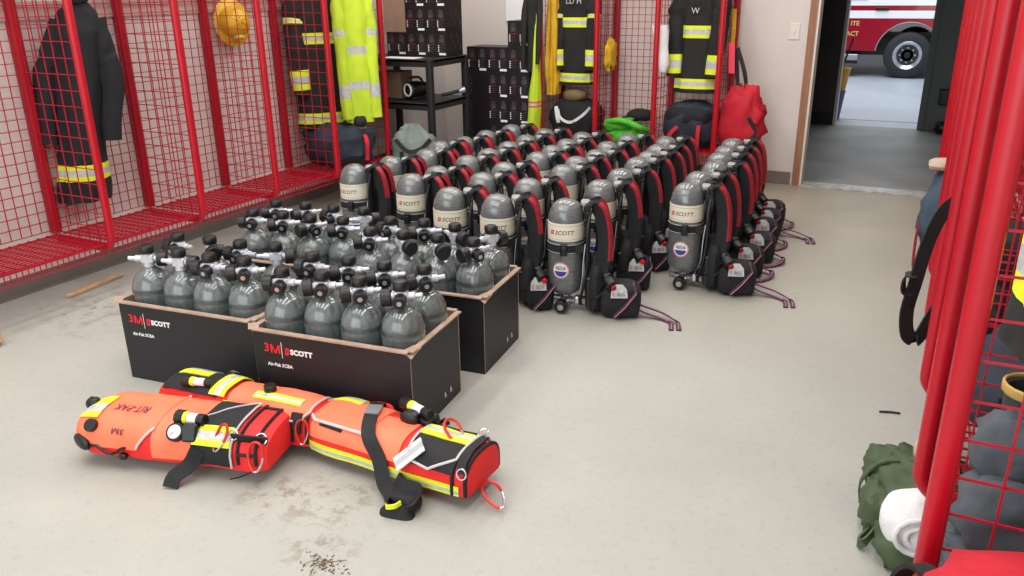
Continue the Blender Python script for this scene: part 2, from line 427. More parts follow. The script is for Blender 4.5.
# ------------------------------------------------------------------ mesh lockers
D, TOP, ZB = .471, 2.0, .255
G = .076
def wires(b, o, ux, uz, lx, lz, gx=G, gz=G, w=.005):
    # welded wire grid on a plane: origin o, axes ux, uz
    o = Vector(o); ux = Vector(ux); uz = Vector(uz)
    nx = max(1, round(lx / gx)); nz = max(1, round(lz / gz))
    for i in range(nx + 1): b.bar(o + ux * (lx * i / nx), o + ux * (lx * i / nx) + uz * lz, w)
    off = ux.cross(uz) * (w * .8)
    for j in range(nz + 1): b.bar(o + uz * (lz * j / nz) + off, o + uz * (lz * j / nz) + ux * lx + off, w)
def divider(parent, y, frame, panel):
    b = MB(); r = .07
    pts = [(D, y, TOP - r)] + [(D, y, ZB + r)] + arc((D - r, y, ZB + r), r, 0, -PI / 2, 8)[1:] + [(.05, y, ZB)]
    pts = [(.05, y, TOP)] + arc((D - r, y, TOP - r), r, PI / 2, 0, 6)[:-1] + pts
    b.tube(pts, .021, 10)
    b.build(frame, 'red', parent)
    b = MB(); wires(b, (.06, y, ZB + .03), (1, 0, 0), (0, 0, 1), D - .075, TOP - ZB - .06, D / 6)
    b.build(panel, 'wire', parent, smooth=False)
    MB().box((.026, y, (TOP + .29) / 2), (.05, .042, TOP - .29), bev=.004).build('rear_post', 'dark_red', parent)
def make_locker(S, near=False):
    t = empty('mesh_locker', (0, 0, 0))
    divider(t, 0, 'divider_frame', 'divider_mesh')
    if near: divider(t, S, 'divider_frame', 'divider_mesh')
    b = MB(); wires(b, (.035, .03, .31), (0, 1, 0), (0, 0, 1), S - .06, TOP - .33, .054, .054); b.build('back_mesh', 'wire', t, smooth=False)  # closer spacing: extra wires stand in for wire shadows on the wall
    b = MB(); wires(b, (.05, .022, .285), (1, 0, 0), (0, 1, 0), D - .08, S - .044, .03, .05, .007)
    b.bar((D - .03, .02, .285), (D - .03, S - .02, .285), .012); b.bar((.06, .02, .285), (.06, S - .02, .285), .012)
    b.build('shelf', 'wire', t, smooth=False)
    b = MB(); wires(b, (D - .03, .022, .225), (0, 1, 0), (0, 0, 1), S - .044, .055, .03, .0275, .005); b.build('shelf_lip', 'wire', t, smooth=False)
    b = MB(); wires(b, (.05, .022, 1.8), (1, 0, 0), (0, 1, 0), D - .08, S - .044, .06, .06, .006); b.build('hat_shelf', 'wire', t, smooth=False)
    MB().tube([(.22, .0, 1.66), (.22, S, 1.66)], .011, 8).build('hanging_rail', 'dark_red', t)
    return t
SL, SB = .61, .485
YL = lambda k: 2.63 + SL * k
lk_labels = {-1: 'red wire mesh locker cut off by the left edge of the photo',
             0: 'red mesh locker on the left wall holding the blue black coat',
             1: 'empty red mesh locker on the left wall past the blue black coat',
             2: 'red mesh locker on the left wall with the round yellow helmet',
             3: 'end red mesh locker on the left wall holding the lime jacket'}
pl = make_locker(SL); pl_end = make_locker(SL, True)
first = True
for k in range(-1, 3):
    o = pl if k == -1 else copy_tree(pl)
    o.location = (XW, YL(k), 0)
    tag(o, lk_labels[k], 'locker', 'red mesh lockers along the left wall')
pl_end.location = (XW, YL(3), 0); tag(pl_end, lk_labels[3], 'locker', 'red mesh lockers along the left wall')
XB = [-2.94 + SB * i for i in range(3)]
pb = make_locker(SB); pbe = make_locker(SB, True)
for i, lb in enumerate(('red mesh locker on the back wall with duffel under the first turnout coat',
                        'middle red mesh locker on the back wall with the bright green cloth',
                        'red mesh locker on the back wall holding the navy bag with red straps')):
    o = pb if i == 0 else (copy_tree(pb) if i == 1 else pbe)
    o.location = (XB[i], YB, 0); o.rotation_euler.z = -PI / 2; o.location.x = XB[i]
    tag(o, lb, 'locker', 'red mesh lockers along the back wall')
# right hand row, facing the open floor
YR = lambda k: 1.475 + SL * k
XF = lambda k: .105 - .006 * k
dl = .00984
pre = copy_tree(pl_end)
rl = {0: 'right-hand mesh locker holding grey bunker trousers and boots',
      1: 'right-hand mesh locker above the olive rucksack', 2: 'right-hand mesh locker with the black strap loop hanging out',
      3: 'right-hand mesh locker next beyond the black strap loop', 4: 'right-hand mesh locker with the denim bag sticking out',
      5: 'right-hand mesh locker just beyond the denim bag', 6: 'farthest right-hand mesh locker, closest to the doorway'}
for k in range(0, 7):
    o = pre if k == 0 else copy_tree(pl)
    o.location = (XF(k + 1) + D, YR(k + 1), 0); o.rotation_euler.z = PI + dl
    tag(o, rl[k], 'locker', 'red mesh lockers along the right-hand side')

# ------------------------------------------------------------------ air packs
RT = .087
LA = R(-104)                    # side of the cylinder that carries the label
def on_cyl(r, a0, zc):
    return lambda x, y: (r * math.cos(a0 + x / r), r * math.sin(a0 + x / r), zc + y)
def pol(r, a, z): return (r * math.cos(a), r * math.sin(a), z)
def ringband(b, r, z0, z1, n=32, mi=0):
    b.lathe([(r - .001, z0), (r, z0 + .0005), (r, z1 - .0005), (r - .001, z1)], n, mi)
def make_pack(sprawl):
    t = empty('air_pack', (0, 0, 0))
    prof = [(.02, .075), (.045, .082), (.07, .1), (.083, .125), (RT, .155), (RT, .44), (.0855, .468), (.079, .5), (.066, .527), (.048, .545), (.026, .554), (.004, .5565)]
    cy = MB().lathe(prof, 28).build('cylinder', 'tank', t, sharp=60)
    b = MB(); ringband(b, RT + .0012, .366, .452)
    for z in (.3755, .4405): ringband(b, RT + .0017, z - .0008, z + .0008, mi=1)
    f = on_cyl(RT + .0019, LA, .408)
    b.text('SCOTT', .029, lambda x, y: f(x + .014, y), 1, bold=.0003, shear=.25)
    sq = [(-.060, -.0105), (-.042, -.0105), (-.038, .0105), (-.056, .0105)]
    b.add([f(*q) for q in sq], [(0, 1, 2, 3)], 2)
    f3 = on_cyl(RT + .0022, LA, .408)
    b.add([f3(*q) for q in ((-.053, -.0055), (-.0495, -.0055), (-.045, .0055), (-.0485, .0055))], [(0, 1, 2, 3)], 0)
    b.build('brand_label', ['cream', 'ink', 'logo_red'], t, recalc=False)
    b = MB(); ringband(b, RT + .003, .305, .352)
    ringband(b, RT + .0034, .348, .352, mi=1); ringband(b, RT + .0034, .307, .311, mi=1)
    st = b.build('cylinder_strap', ['pad', 'line_grey'], t)
    b = MB(); a = LA + .12
    b.box(pol(RT + .008, a, .328), (.018, .034, .056), (0, 0, a), bev=.004); b.box(pol(RT + .015, a, .328), (.01, .022, .03), (0, 0, a), bev=.003)
    b.build('buckle', 'rubber', st)
    b = MB(); n = 20
    def disc(r, mi, off, y0=-1, y1=1):
        g = on_cyl(RT + off, LA - .05, .222); p = []
        for i in range(n):
            th = 2 * PI * i / n; x, y = r * math.cos(th), r * math.sin(th); p.append((x, min(max(y, y0), y1)))
        b.add([g(*q) for q in p], [tuple(range(n))], mi)
    disc(.041, 0, .0012); disc(.0395, 1, .0016); disc(.036, 0, .002); disc(.031, 2, .0024); disc(.031, 0, .0028, -.004, 1); disc(.024, 3, .0032, .002, 1)
    b.build('seal_sticker', ['white', 'logo_red', 'blue', 'line_grey'], t, recalc=False)
    # valve at the foot
    b = MB(); b.cyl((0, 0, 0), (0, 0, .088), .026)
    b.cyl(pol(.015, LA, .05), pol(.07, LA, .045), .024); b.cyl((0, 0, .045), pol(.085, LA + 1.25, .05), .019)
    b.cyl((0, 0, .05), pol(.07, LA - 1.2, .06), .017)
    b.box(pol(.07, LA + 1.2, .06), (.04, .025, .035), (0, 0, LA), bev=.006)
    v = b.build('valve', 'chrome', t)
    b = MB(); b.cyl(pol(.066, LA, .042), pol(.104, LA, .038), .032, 14); b.cyl(pol(.104, LA, .038), pol(.106, LA, .038), .015, 12, mi=1); b.build('handwheel', ['rubber', 'cap_grey'], v)
    b = MB(); b.cyl(pol(.088, LA + 1.25, .05), pol(.105, LA + 1.25, .055), .019, 12); b.cyl(pol(.105, LA + 1.25, .055), pol(.107, LA + 1.25, .0555), .015, 12, mi=1)
    b.build('gauge', ['rubber', 'dial'], v)
    # frame behind the cylinder
    b = MB()
    b.box((.105, 0, .29), (.02, .17, .44), bev=.008)
    b.box((.112, 0, .12), (.03, .25, .16), bev=.01)
    for y in (-.06, .06): b.box((.07, y * 1.2, .328), (.06, .012, .04))
    b.box((.098, 0, .50), (.03, .11, .07), bev=.01)
    fr = b.build('back_frame', 'rubber', t)
    MB().blob((.092, 0, .535), (.05, .075, .03), n=3, amp=.02, nu=8, nv=16).build('frame_cap', 'cap_grey', fr)
    for s in (-1, 1):
        pts = spline([(.10, .05 * s, .535), (.135, .06 * s, .535), (.168, .075 * s, .49), (.185, .085 * s, .38), (.18, .095 * s, .26), (.15, .10 * s, .16), (.125, .1 * s, .12)], 5)
        MB().ribbon(pts, .072, .026, side=lambda u, s=s: (.8, -.6, .1), mi=0, edge=1, ew=.15, eside=1, erange=(.2, .62 if sprawl else .5)).build('shoulder_strap', ['pad', 'strap_red'], t)
    # waist padding and escape pouch
    b = MB()
    b.blob((.145, 0, .14), (.085, .30, .27), 3, n=3, amp=.1, nu=10, nv=20)
    b.build('waist_pad', 'pad', t)
    px, py = (.262, -.085) if sprawl else (.205, -.085)
    b = MB(); b.blob((px, py, .084), (.20, .17, .168) if sprawl else (.14, .17, .17), 5, n=4, amp=.07, nu=12, nv=24)
    g = lambda x, y: (px + .012 + x * .3, py - .0875 + .0 * y, .08 + y)
    po = b.build('escape_pouch', 'pad', t)
    b = MB(); lo = Vector((px - .01, py - .088, .15))
    fp = lambda x, y: (px - .01 + x, py - .092 + max(0, y) * .45, .147 + y * .95)
    hexa = [(-.04, -.03), (.04, -.03), (.036, .012), (.016, .036), (-.018, .036), (-.036, .014)]
    b.add([fp(*q) for q in hexa] + [tuple(Vector(fp(*q)) + Vector((0, .006, -.004))) for q in hexa], [tuple(range(6))] + [(i, (i + 1) % 6, 6 + (i + 1) % 6, 6 + i) for i in range(6)])
    ft = lambda x, y: tuple(Vector(fp(x, y - .012)) + Vector((0, -.0015, .001)))
    b.text('E', .026, lambda x, y: ft(x - .026, y), 2); b.text('BSS', .026, lambda x, y: ft(x + .008, y), 1)
    b.build('reflective_patch', ['reflect', 'ink', 'logo_red'], po, smooth=False)
    b = MB()
    def belt(pts, w=.022):
        b.ribbon(pts, w, .004, side=(0, 0, 1), mi=0, edge=1, ew=.3, eside=1)
        up_ = [Vector(p) + Vector((0, -.003, 0)) for p in pts]; b.ribbon(up_, w * .16, .005, side=(0, 0, 1), mi=2)
    def flat_belt(pts, w=.026):
        sd = lambda u: (.3, -1, 0)
        pts = spline(pts, 5); b.ribbon(pts, w, .006, side=sd, mi=0, edge=1, ew=.3, eside=0)
        b.ribbon([p + Vector((0, 0, .003)) for p in pts], w * .14, .003, side=sd, mi=2)
    belt([(px - .03, py - .092, .02), (px + .02, py - .096, .075), (px + .07, py - .085, .14), (px + .06, py - .02, .17)])
    if sprawl == 2:
        flat_belt([(px + .03, py + .09, .06), (px + .11, py + .05, .03), (px + .15, py - .03, .02), (px + .10, py - .1, .008), (px + .04, py - .13, .005)], .026)
    if sprawl == 1:
        flat_belt([(px + .05, py + .02, .07), (px + .11, py - .01, .05), (px + .2, py - .05, .03), (px + .26, py - .12, .012), (px + .26, py - .2, .005)], .022)
        flat_belt([(px + .05, py + .0, .055), (px + .11, py - .04, .03), (px + .2, py - .075, .008), (px + .232, py - .13, .005), (px + .225, py - .2, .005)], .022)
    b.build('waist_belt', ['black', 'purple', 'pink'], t)
    b = MB(); b.tube(spline([pol(.075, LA + 1.3, .06), (.08, -.1, .12), (.1, -.105, .25), (.1, -.098, .42), (.115, -.07, .52)], 5), .007, 6)
    b.tube(spline([pol(.07, LA + 1.2, .07), (.1, -.115, .1), (.15, -.145, .11), (.19, -.12, .16), (.2, -.07, .24)], 5), .006, 6)
    b.build('air_hose', 'rubber', t)
    MB().tube(spline([pol(.06, LA + 1.5, .07), (.075, -.115, .17), (.082, -.112, .28), (.09, -.1, .36)], 4), .0025, 5).build('gauge_line', 'steel', t)
    b = MB(); b.cyl((.2, -.13, .19), (.22, -.165, .17), .03, 14); b.blob((.195, -.12, .2), (.05, .05, .06), 2, amp=.03, nu=8, nv=12)
    rg = b.build('regulator', 'rubber', t)
    b = MB(); b.cyl((.221, -.166, .17), (.227, -.178, .165), .013, 10)
    b.build('purge_button', 'strap_red' if sprawl else 'logo_red', rg)
    return t
cols = [('in the column beside the left lockers', [(-2.95, 3.72), (-2.89, 4.0), (-2.82, 4.29), (-2.9, 4.57), (-2.84, 4.78), (-2.82, 5.06), (-2.78, 5.37)]),
        ('in the second column from the left lockers', [(-2.5, 3.64), (-2.48, 3.87), (-2.48, 4.21), (-2.47, 4.46), (-2.47, 4.73), (-2.48, 5.01), (-2.47, 5.29)]),
        ('in the third column from the left lockers', [(-2.14, 3.45), (-2.16, 3.82), (-2.18, 4.12), (-2.14, 4.48), (-2.15, 4.72), (-2.16, 4.97), (-2.17, 5.26)]),
        ('in the third column from the open floor', [(-1.85, 3.42), (-1.87, 3.8), (-1.84, 4.19), (-1.87, 4.45), (-1.84, 4.7), (-1.88, 4.99), (-1.86, 5.32)]),
        ('in the second column from the open floor', [(-1.51, 3.48), (-1.51, 3.92), (-1.51, 4.23), (-1.53, 4.57), (-1.53, 4.78), (-1.55, 5.02), (-1.59, 5.32)]),
        ('in the column along the open floor', [(-1.08, 4.05), (-1.1, 4.33), (-1.09, 4.64), (-1.13, 4.92), (-1.15, 5.16), (-1.17, 5.42)])]
ordn = ['first', 'second', 'third', 'fourth', 'fifth', 'sixth', 'seventh']
pA = make_pack(1); pB = make_pack(0); pC = make_pack(2); usedA = usedB = usedC = False
packs = []
for ci, (phrase, spots) in enumerate(cols):
    for ri, (x, y) in enumerate(spots):
        if ci == 5 and ri not in (0, 4): o = pC if not usedC else copy_tree(pC); usedC = True
        elif ci == 5 or (ci == 4 and ri == 0): o = pA if not usedA else copy_tree(pA); usedA = True
        else: o = pB if not usedB else copy_tree(pB); usedB = True
        o.location = (x, y, 0); packs.append((o, ci, ri))
        place = 'front' if ri == 0 else ('rearmost' if ri == len(spots) - 1 else ordn[ri] + ' from the front')
        tag(o, 'grey air pack, %s %s' % (place, phrase), 'air pack', 'air packs standing in columns on the floor')
bpy.context.view_layer.update()
for o, ci, ri in packs:
    base = 22 if ci == 5 else 26
    o.rotation_euler.z = R(base + rng.uniform(-6, 6)) if not (ci == 4 and ri == 0) else R(24)
    for ch in o.children:
        if ch.name.startswith('brand_label'): ch.rotation_euler.z = R(rng.uniform(-14, 16)) if (ci, ri) not in ((4, 0), (5, 0)) else (R(-2) if ci == 4 else R(-8))
        if ch.name.startswith('seal_sticker') and (ci, ri) not in ((4, 0), (5, 0)): ch.rotation_euler.z = R(rng.uniform(-25, 40))

# ------------------------------------------------------------------ boxes of spare cylinders
BA = R(6.3)
def make_box():
    w, d, h, t = .645, .40, .34, .006
    b = MB()
    def wall(c, s_): b.box(c, s_)
    # four walls: outer faces black, inner faces and rims bare carton
    for (c, s_, n_) in (((w / 2, t / 2, h / 2), (w, t, h), (0, -1)), ((w / 2, d - t / 2, h / 2), (w, t, h), (0, 1)),
                        ((t / 2, d / 2, h / 2), (t, d - 2 * t, h), (-1, 0)), ((w - t / 2, d / 2, h / 2), (t, d - 2 * t, h), (1, 0))):
        o = len(b.f); b.box(c, s_, mi=1)
        b.m[o + {(0, -1): 2, (1, 0): 3, (0, 1): 4, (-1, 0): 5}[n_]] = 0
    b.box((w / 2, d / 2, .004), (w - .002, d - .002, .006), mi=1)
    # torn flap stubs folded along the rim
    for (x, y, l, a, dz) in ((w * .5, -.004, w * .99, 0, .0), (w + .004, d / 2, d * .98, PI / 2, .0), (-.004, d / 2, d * .98, PI / 2, 0), (w / 2, d + .004, w * .97, 0, 0)):
        b.box((x, y, h - .001), (l, .022, .006), (0, 0, a), mi=1)
    b.add([(-.012, -.012, h - .004), (.03, -.006, h + .003), (.01, .03, h + .012), (-.028, .012, h + .01)], [(0, 1, 2, 3)], 1)
    b.add([(w + .012, -.012, h - .02), (w - .03, -.008, h + .002), (w - .01, .05, h + .004), (w + .02, .05, h + .0)], [(0, 1, 2, 3)], 1)
    # printing on the front
    z = h * .79
    fn = lambda x, y: (x, -.0012, z + y)
    three_m(b, .034, lambda x, y: fn(.07 + x, y), 2)
    b.add([fn(.117, -.034), fn(.1195, -.034), fn(.1195, .03), fn(.117, .03)], [(0, 1, 2, 3)], 3)
    b.text('SCOTT', .028, lambda x, y: fn(.155 + x * 1.05, y - .004), 3, bold=.0016, align='LEFT')
    b.add([fn(.131, -.018), fn(.147, -.018), fn(.151, .01), fn(.135, .01)], [(0, 1, 2, 3)], 2)
    b.add([(p[0], -.0016, p[2]) for p in (fn(.136, -.012), fn(.1395, -.012), fn(.1445, .004), fn(.141, .004))], [(0, 1, 2, 3)], 0)
    b.text('Air-Pak SCBA', .019, lambda x, y: fn(.05 + x, y - .064), 3, bold=.0006, align='LEFT')
    # small handling marks low on the end panel
    for k in range(2):
        q = lambda x, y: (w + .0012, d * .62 + .05 * k + x, .05 + y)
        b.add([q(0, 0), q(.016, 0), q(.008, .018)], [(0, 1, 2)], 3); b.add([q(0, -.008), q(.02, -.008), q(.02, -.004), q(0, -.004)], [(0, 1, 2, 3)], 3)
    return b.build('cylinder_carton', ['carton_black', 'carton_edge', 'tm_red', 'white'], None, smooth=False, recalc=False)
RB = .0793
def make_cyl():
    t = empty('spare_cylinder', (0, 0, 0))
    prof = [(.06, 0), (RB - .006, .004), (RB, .016), (RB, .27), (RB, .355), (RB - .0015, .372), (.073, .392), (.064, .412), (.051, .429), (.036, .441), (.024, .447), (.021, .455)]
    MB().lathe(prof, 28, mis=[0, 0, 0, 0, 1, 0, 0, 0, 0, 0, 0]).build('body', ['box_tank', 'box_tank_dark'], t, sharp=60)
    b = MB(); b.cyl((0, 0, .45), (0, 0, .515), .021, 14); b.box((0, 0, .487), (.05, .04, .036), bev=.007)
    b.cyl((0, 0, .485), (.05, 0, .488), .014, 12); b.cyl((.048, 0, .488), (.076, 0, .49), .009, 12); b.cyl((0, 0, .485), (-.04, -.004, .485), .014, 12)
    v = b.build('valve', 'valve_alloy', t)
    b = MB(); b.lathe([(.015, .506), (.027, .51), (.029, .522), (.028, .536), (.022, .543), (.004, .545)], 14); b.build('bumper_cap', 'rubber', v)
    b = MB(); b.cyl((-.034, -.004, .482), (-.07, -.008, .48), .031, 14); b.build('handwheel', 'rubber', v)
    b = MB(); b.cyl((0, -.014, .48), (0, -.05, .474), .024, 14); b.cyl((0, -.05, .474), (0, -.0515, .4738), .009, 12, mi=1); b.build('gauge', ['rubber', 'steel'], v)
    return t
bx = make_box(); ccy = make_cyl(); fc = True
box_spots = [((-2.812, 1.987), 'front left'), ((-2.118, 2.012), 'front right'), ((-2.83, 2.60), 'rear left'), ((-2.145, 2.575), 'rear right')]
box_lab = {'front left': 'black open carton of cylinders at the front, nearest the left lockers',
           'front right': 'black open carton of cylinders behind the strapped orange bag',
           'rear left': 'black open carton of cylinders behind the front left carton',
           'rear right': 'black open carton of cylinders beside the front air packs'}
for bi, ((x, y), nm) in enumerate(box_spots):
    o = bx if bi == 0 else bx.copy()
    if bi: C.objects.link(o)
    o.location = (x, y, 0); o.rotation_euler.z = BA
    tag(o, box_lab[nm], 'carton', 'black cartons of spare cylinders')
    for r_ in range(2):
        for c_ in range(4):
            q = ccy if fc else copy_tree(ccy); fc = False
            lx = .084 + .159 * c_ + rng.uniform(-.002, .002); ly = .10 + .183 * r_ + rng.uniform(-.004, .008) + (.008 * (c_ % 2))
            q.location = (x + lx * math.cos(BA) - ly * math.sin(BA), y + lx * math.sin(BA) + ly * math.cos(BA), .008)
            q.rotation_euler.z = rng.choice((.3, .5, .1, -2.5, .8, 2.6, -.3)) + rng.uniform(-.35, .35)
            tag(q, 'grey cylinder, %s from left in the %s row of the %s carton' % (ordn[c_], ('front', 'back')[r_], nm), 'cylinder', 'spare cylinders standing in the cartons')

# ------------------------------------------------------------------ orange rescue bags
class Bag:
    """soft tube bag: u along the length, v from the near floor edge over the top to the far floor edge"""
    def __init__(s, L, w, h, seed, taper0=.8, taper1=.85):
        s.L, s.w, s.h, s.sd, s.t0, s.t1 = L, w, h, seed, taper0, taper1
    def S(s, u, v, off=0):
        e = 2 / 2.7; a = PI * (v * 1.16 - .08)
        sg = lambda x: (abs(x) ** e) * (1 if x >= 0 else -1)
        k = 1.0
        if u < .12: k = s.t0 + (1 - s.t0) * math.sin(PI / 2 * max(u, 0) / .12)
        if u > .92: k = s.t1 + (1 - s.t1) * math.sin(PI / 2 * max(1 - u, 0) / .08)
        n = noise.noise(Vector((u * 4.2 + s.sd, v * 3.1, s.sd * 1.7))) * .045 + noise.noise(Vector((u * 11 + s.sd, v * 8, 2.2))) * .03
        k *= 1 + n
        y = -sg(math.cos(a)) * (s.w / 2 * k + off); z = s.h * .46 + sg(math.sin(a)) * (s.h * .54 * k + off)
        return Vector(((u - .5) * s.L, y, max(z, .003)))
    def patch(s, b, u0, u1, v0, v1, off=.003, mi=0, nu=10, nv=10, cu=0, cv=0, thick=.004):
        # raised panel; cu, cv cut the corners at the u1 end
        def P(i, j, o):
            v = v0 + (v1 - v0) * j
            lim = 1.0
            if cu:
                e = min(j, 1 - j)
                if e < cv: lim = 1 - cu * (1 - e / cv)
            return s.S(u0 + (u1 - u0) * lim * i, v, o)
        b.grid(lambda i, j: P(i, j, off), nu, nv, mi)
        n = nv
        for i in (0, 1): b.grid(lambda a, c, i=i: P(i, c, off - thick * a), 1, nv, mi)
        for j in (0, 1): b.grid(lambda a, c, j=j: P(c, j, off - thick * a), 1, nu, mi)
    def stripe(s, b, u0, u1, v0, v1, off=.004, along='u', mats=(0, 1)):
        k = ((0, .3, mats[0]), (.3, .7, mats[1]), (.7, 1, mats[0]))
        for a, c, m_ in k:
            if along == 'u': s.patch(b, u0, u1, v0 + (v1 - v0) * a, v0 + (v1 - v0) * c, off, m_, 12, 2)
            else: s.patch(b, u0 + (u1 - u0) * a, u0 + (u1 - u0) * c, v0, v1, off, m_, 2, 12)
    def line(s, b, uv, r=.005, mi=0, off=.004, n=8):
        pts = []
        for (a, c), (d, e) in zip(uv, uv[1:]):
            for k in range(n): pts.append(s.S(a + (d - a) * k / n, c + (e - c) * k / n, off))
        pts.append(s.S(*uv[-1], off)); b.tube(pts, r, 6, mi=mi)
    def text(s, b, body, size, u, v, mi, flip=True, off=.006, bold=.0006, dirv=1):
        arc_ = s.w / 2 + s.h * 1.6
        q = -1 if flip else 1
        b.text(body, size, lambda x, y: s.S(u + q * x / s.L, v + q * y / arc_, off), mi, bold=bold)
    def body(s, parent, m0, m1, end_u, name='bag_body'):
        b = MB()
        b.grid(lambda u, v: s.S(u, v), 36, 26, mf=lambda u, v: 1 if u > end_u else 0)
        for u in (0, 1):
            ring = [s.S(u, j / 26) for j in range(27)]; c = sum(ring, Vector()) / 27 + Vector(((.012 if u else -.022), 0, 0))
            o = len(b.v); b.v += [tuple(p) for p in ring] + [tuple(c)]
            for j in range(26): b.f.append((o + j, o + j + 1, o + 27)); b.m.append(1 if u else 0)
            b.f.append((o + 26, o, o + 27)); b.m.append(1 if u else 0)
        return b.build(name, [m0, m1], parent, sharp=60)
def carabiner(parent, loc, rot, s=1.0):
    b = MB(); pts = []
    for k in range(20):
        a = 2 * PI * k / 20; y = math.sin(a) * .042 * s; pts.append((math.cos(a) * .021 * s * (1 + .25 * math.sin(a)), y, 0))
    m = Matrix.Translation(Vector(loc)) @ Euler(rot).to_matrix().to_4x4()
    b.tube([m @ Vector(p) for p in pts[:15]], .0042 * s, 8)
    o = b.build('carabiner', 'biner', parent)
    MB().tube([m @ Vector(p) for p in pts[14:] + pts[:1]], .003 * s, 6).build('gate', 'chrome', o)
def ring(parent, loc, rot, r=.016, name='metal_ring'):
    m = Matrix.Translation(Vector(loc)) @ Euler(rot).to_matrix().to_4x4()
    MB().tube([m @ Vector((r * math.cos(2 * PI * k / 16), r * math.sin(2 * PI * k / 16), 0)) for k in range(16)], .0028, 6, closed=True).build(name, 'chrome', parent)
def gauge_on(parent, bag, u, v, r=.026, tilt=0):
    p = bag.S(u, v, .004); q = (bag.S(u, v, .034) - p).normalized()
    b = MB(); b.cyl(p, p + q * .02, r, 18); b.cyl(p + q * .0195, p + q * .0215, r * .74, 18, mi=1)
    a = q.orthogonal().normalized(); c = p + q * .0225
    b.tube([c, c + a * r * .6], .0012, 4, mi=2)
    return b.build('pressure_gauge', ['rubber', 'dial', 'logo_red'], parent)
def torch_on(parent, bag, u0, v0, u1, v1, off=.03, r=.015):
    a = bag.S(u0, v0, off); c = bag.S(u1, v1, off); d = c - a
    b = MB(); b.cyl(a, a + d * .28, r * 1.25, 14); b.cyl(a + d * .28, a + d * .4, r * 1.05, 14, mi=1); b.cyl(a + d * .4, a + d * .75, r * .9, 14, mi=2); b.cyl(a + d * .75, c, r, 14)
    return b.build('inline_regulator', ['rubber', 'yellow_r', 'white'], parent)

# bag 1: front, lying with its lettering upside down
t = empty('rescue_bag', (-2.12, 1.668, 0), R(15)); tag(t, 'orange rescue bag with upside-down lettering and white gauge, lying frontmost', 'rescue bag', 'orange rescue bags on the floor')
g = Bag(.71, .265, .172, 1.3, .72, .86); g.body(t, 'orange_red', 'orange_red', .8)
b = MB(); g.patch(b, -.005, .44, .07, .9, .006, 0, 14, 14, .2, .26, .008)
for uv in ([(.355, .08), (.44, .285)], [(.44, .685), (.355, .89)], [(-.0, .9), (.35, .9)]): g.line(b, uv, .0045, 1, .008)
g.text(b, 'RIT-PAK', .036, .262, .45, 2, off=.0085, bold=.0002); three_m(b, .023, lambda x, y: g.S(.265 - x / g.L, .21 - y / (g.w / 2 + g.h * 1.6), .0085), 2)
b.build('lettered_flap', ['orange', 'piping', 'purple'], t)
b = MB(); g.patch(b, .43, .64, .04, .8, .004, 0, 8, 12); b.build('centre_panel', 'orange', t)
b = MB(); g.patch(b, .64, .84, .04, .62, .009, 0, 8, 12, thick=.01); g.line(b, [(.84, .04), (.845, .62)], .004, 1, .01); g.line(b, [(.64, .44), (.84, .62)], .003, 1, .011)
bp = b.build('black_panel', ['black', 'piping'], t)
b = MB(); g.stripe(b, .645, .835, .17, .36, .0125); b.build('reflective_stripe', ['yellow_r', 'reflect'], bp)
b = MB()
for u in (.87, .955):
    g.line(b, [(u, .06), (u, .94)], .006, 0, .003, 20)
g.line(b, [(.87, .12), (.955, .12)], .006, 0, .003); g.line(b, [(.87, .6), (.955, .6)], .006, 0, .003)
b.build('seam_binding', 'black', t)
b = MB(); b.ribbon([g.S(.84 + .16 * k / 6, .27, .012) for k in range(7)], .034, .006, side=(0, -.4, 1)); b.build('webbing_strap', 'black', t)
gauge_on(t, g, .555, .26, .031); torch_on(t, g, .53, .395, .68, .385, .022, .02)
b = MB(); p = g.S(.63, .27, .012); b.box(p, (.05, .06, .03), (R(60), 0, .1), bev=.008); b.build('regulator_pouch', 'rubber', t)
b = MB(); g.stripe(b, .0, .13, .32, .52, .012); b.build('handle_stripe', ['yellow_r', 'reflect'], t)
b = MB(); p = g.S(.12, .24, .02); b.cyl(g.S(.12, .24, .0), p, .022, 14); b.build('black_toggle', 'rubber', t)
MB().blob(g.S(.0, .5, .01), (.05, .04, .05), 4, nu=8, nv=12).build('end_stop', 'rubber', t)
b = MB(); b.blob(g.S(.06, .08, .008), (.09, .03, .045), 2, nu=8, nv=14, rot=-.5); b.tube([g.S(.1 + .2 * k / 8, .06 + .02 * math.sin(k), .01) for k in range(9)], .005, 6); b.blob(g.S(.28, .03, .01), (.03, .02, .025), 3, nu=8, nv=12)
b.build('drawstring', 'rubber', t)
b = MB(); b.ribbon(spline([g.S(.68, .13, .012), g.S(.64, .05, .02), g.S(.60, -.0, .035) + Vector((-.01, -.025, 0)), (.055, -.21, .006)], 4), .05, .006, side=(1, .2, 0)); b.build('strap_tail', 'black', t)
carabiner(t, g.S(.79, .25, .018), (R(62), R(10), R(-35)), 1.15); carabiner(t, g.S(.965, .12, .016), (R(72), 0, R(6)), 1.15)
ring(t, g.S(.845, .29, .016), (R(60), 0, 0)); ring(t, g.S(.975, .28, .016), (R(60), .3, 0), .018)

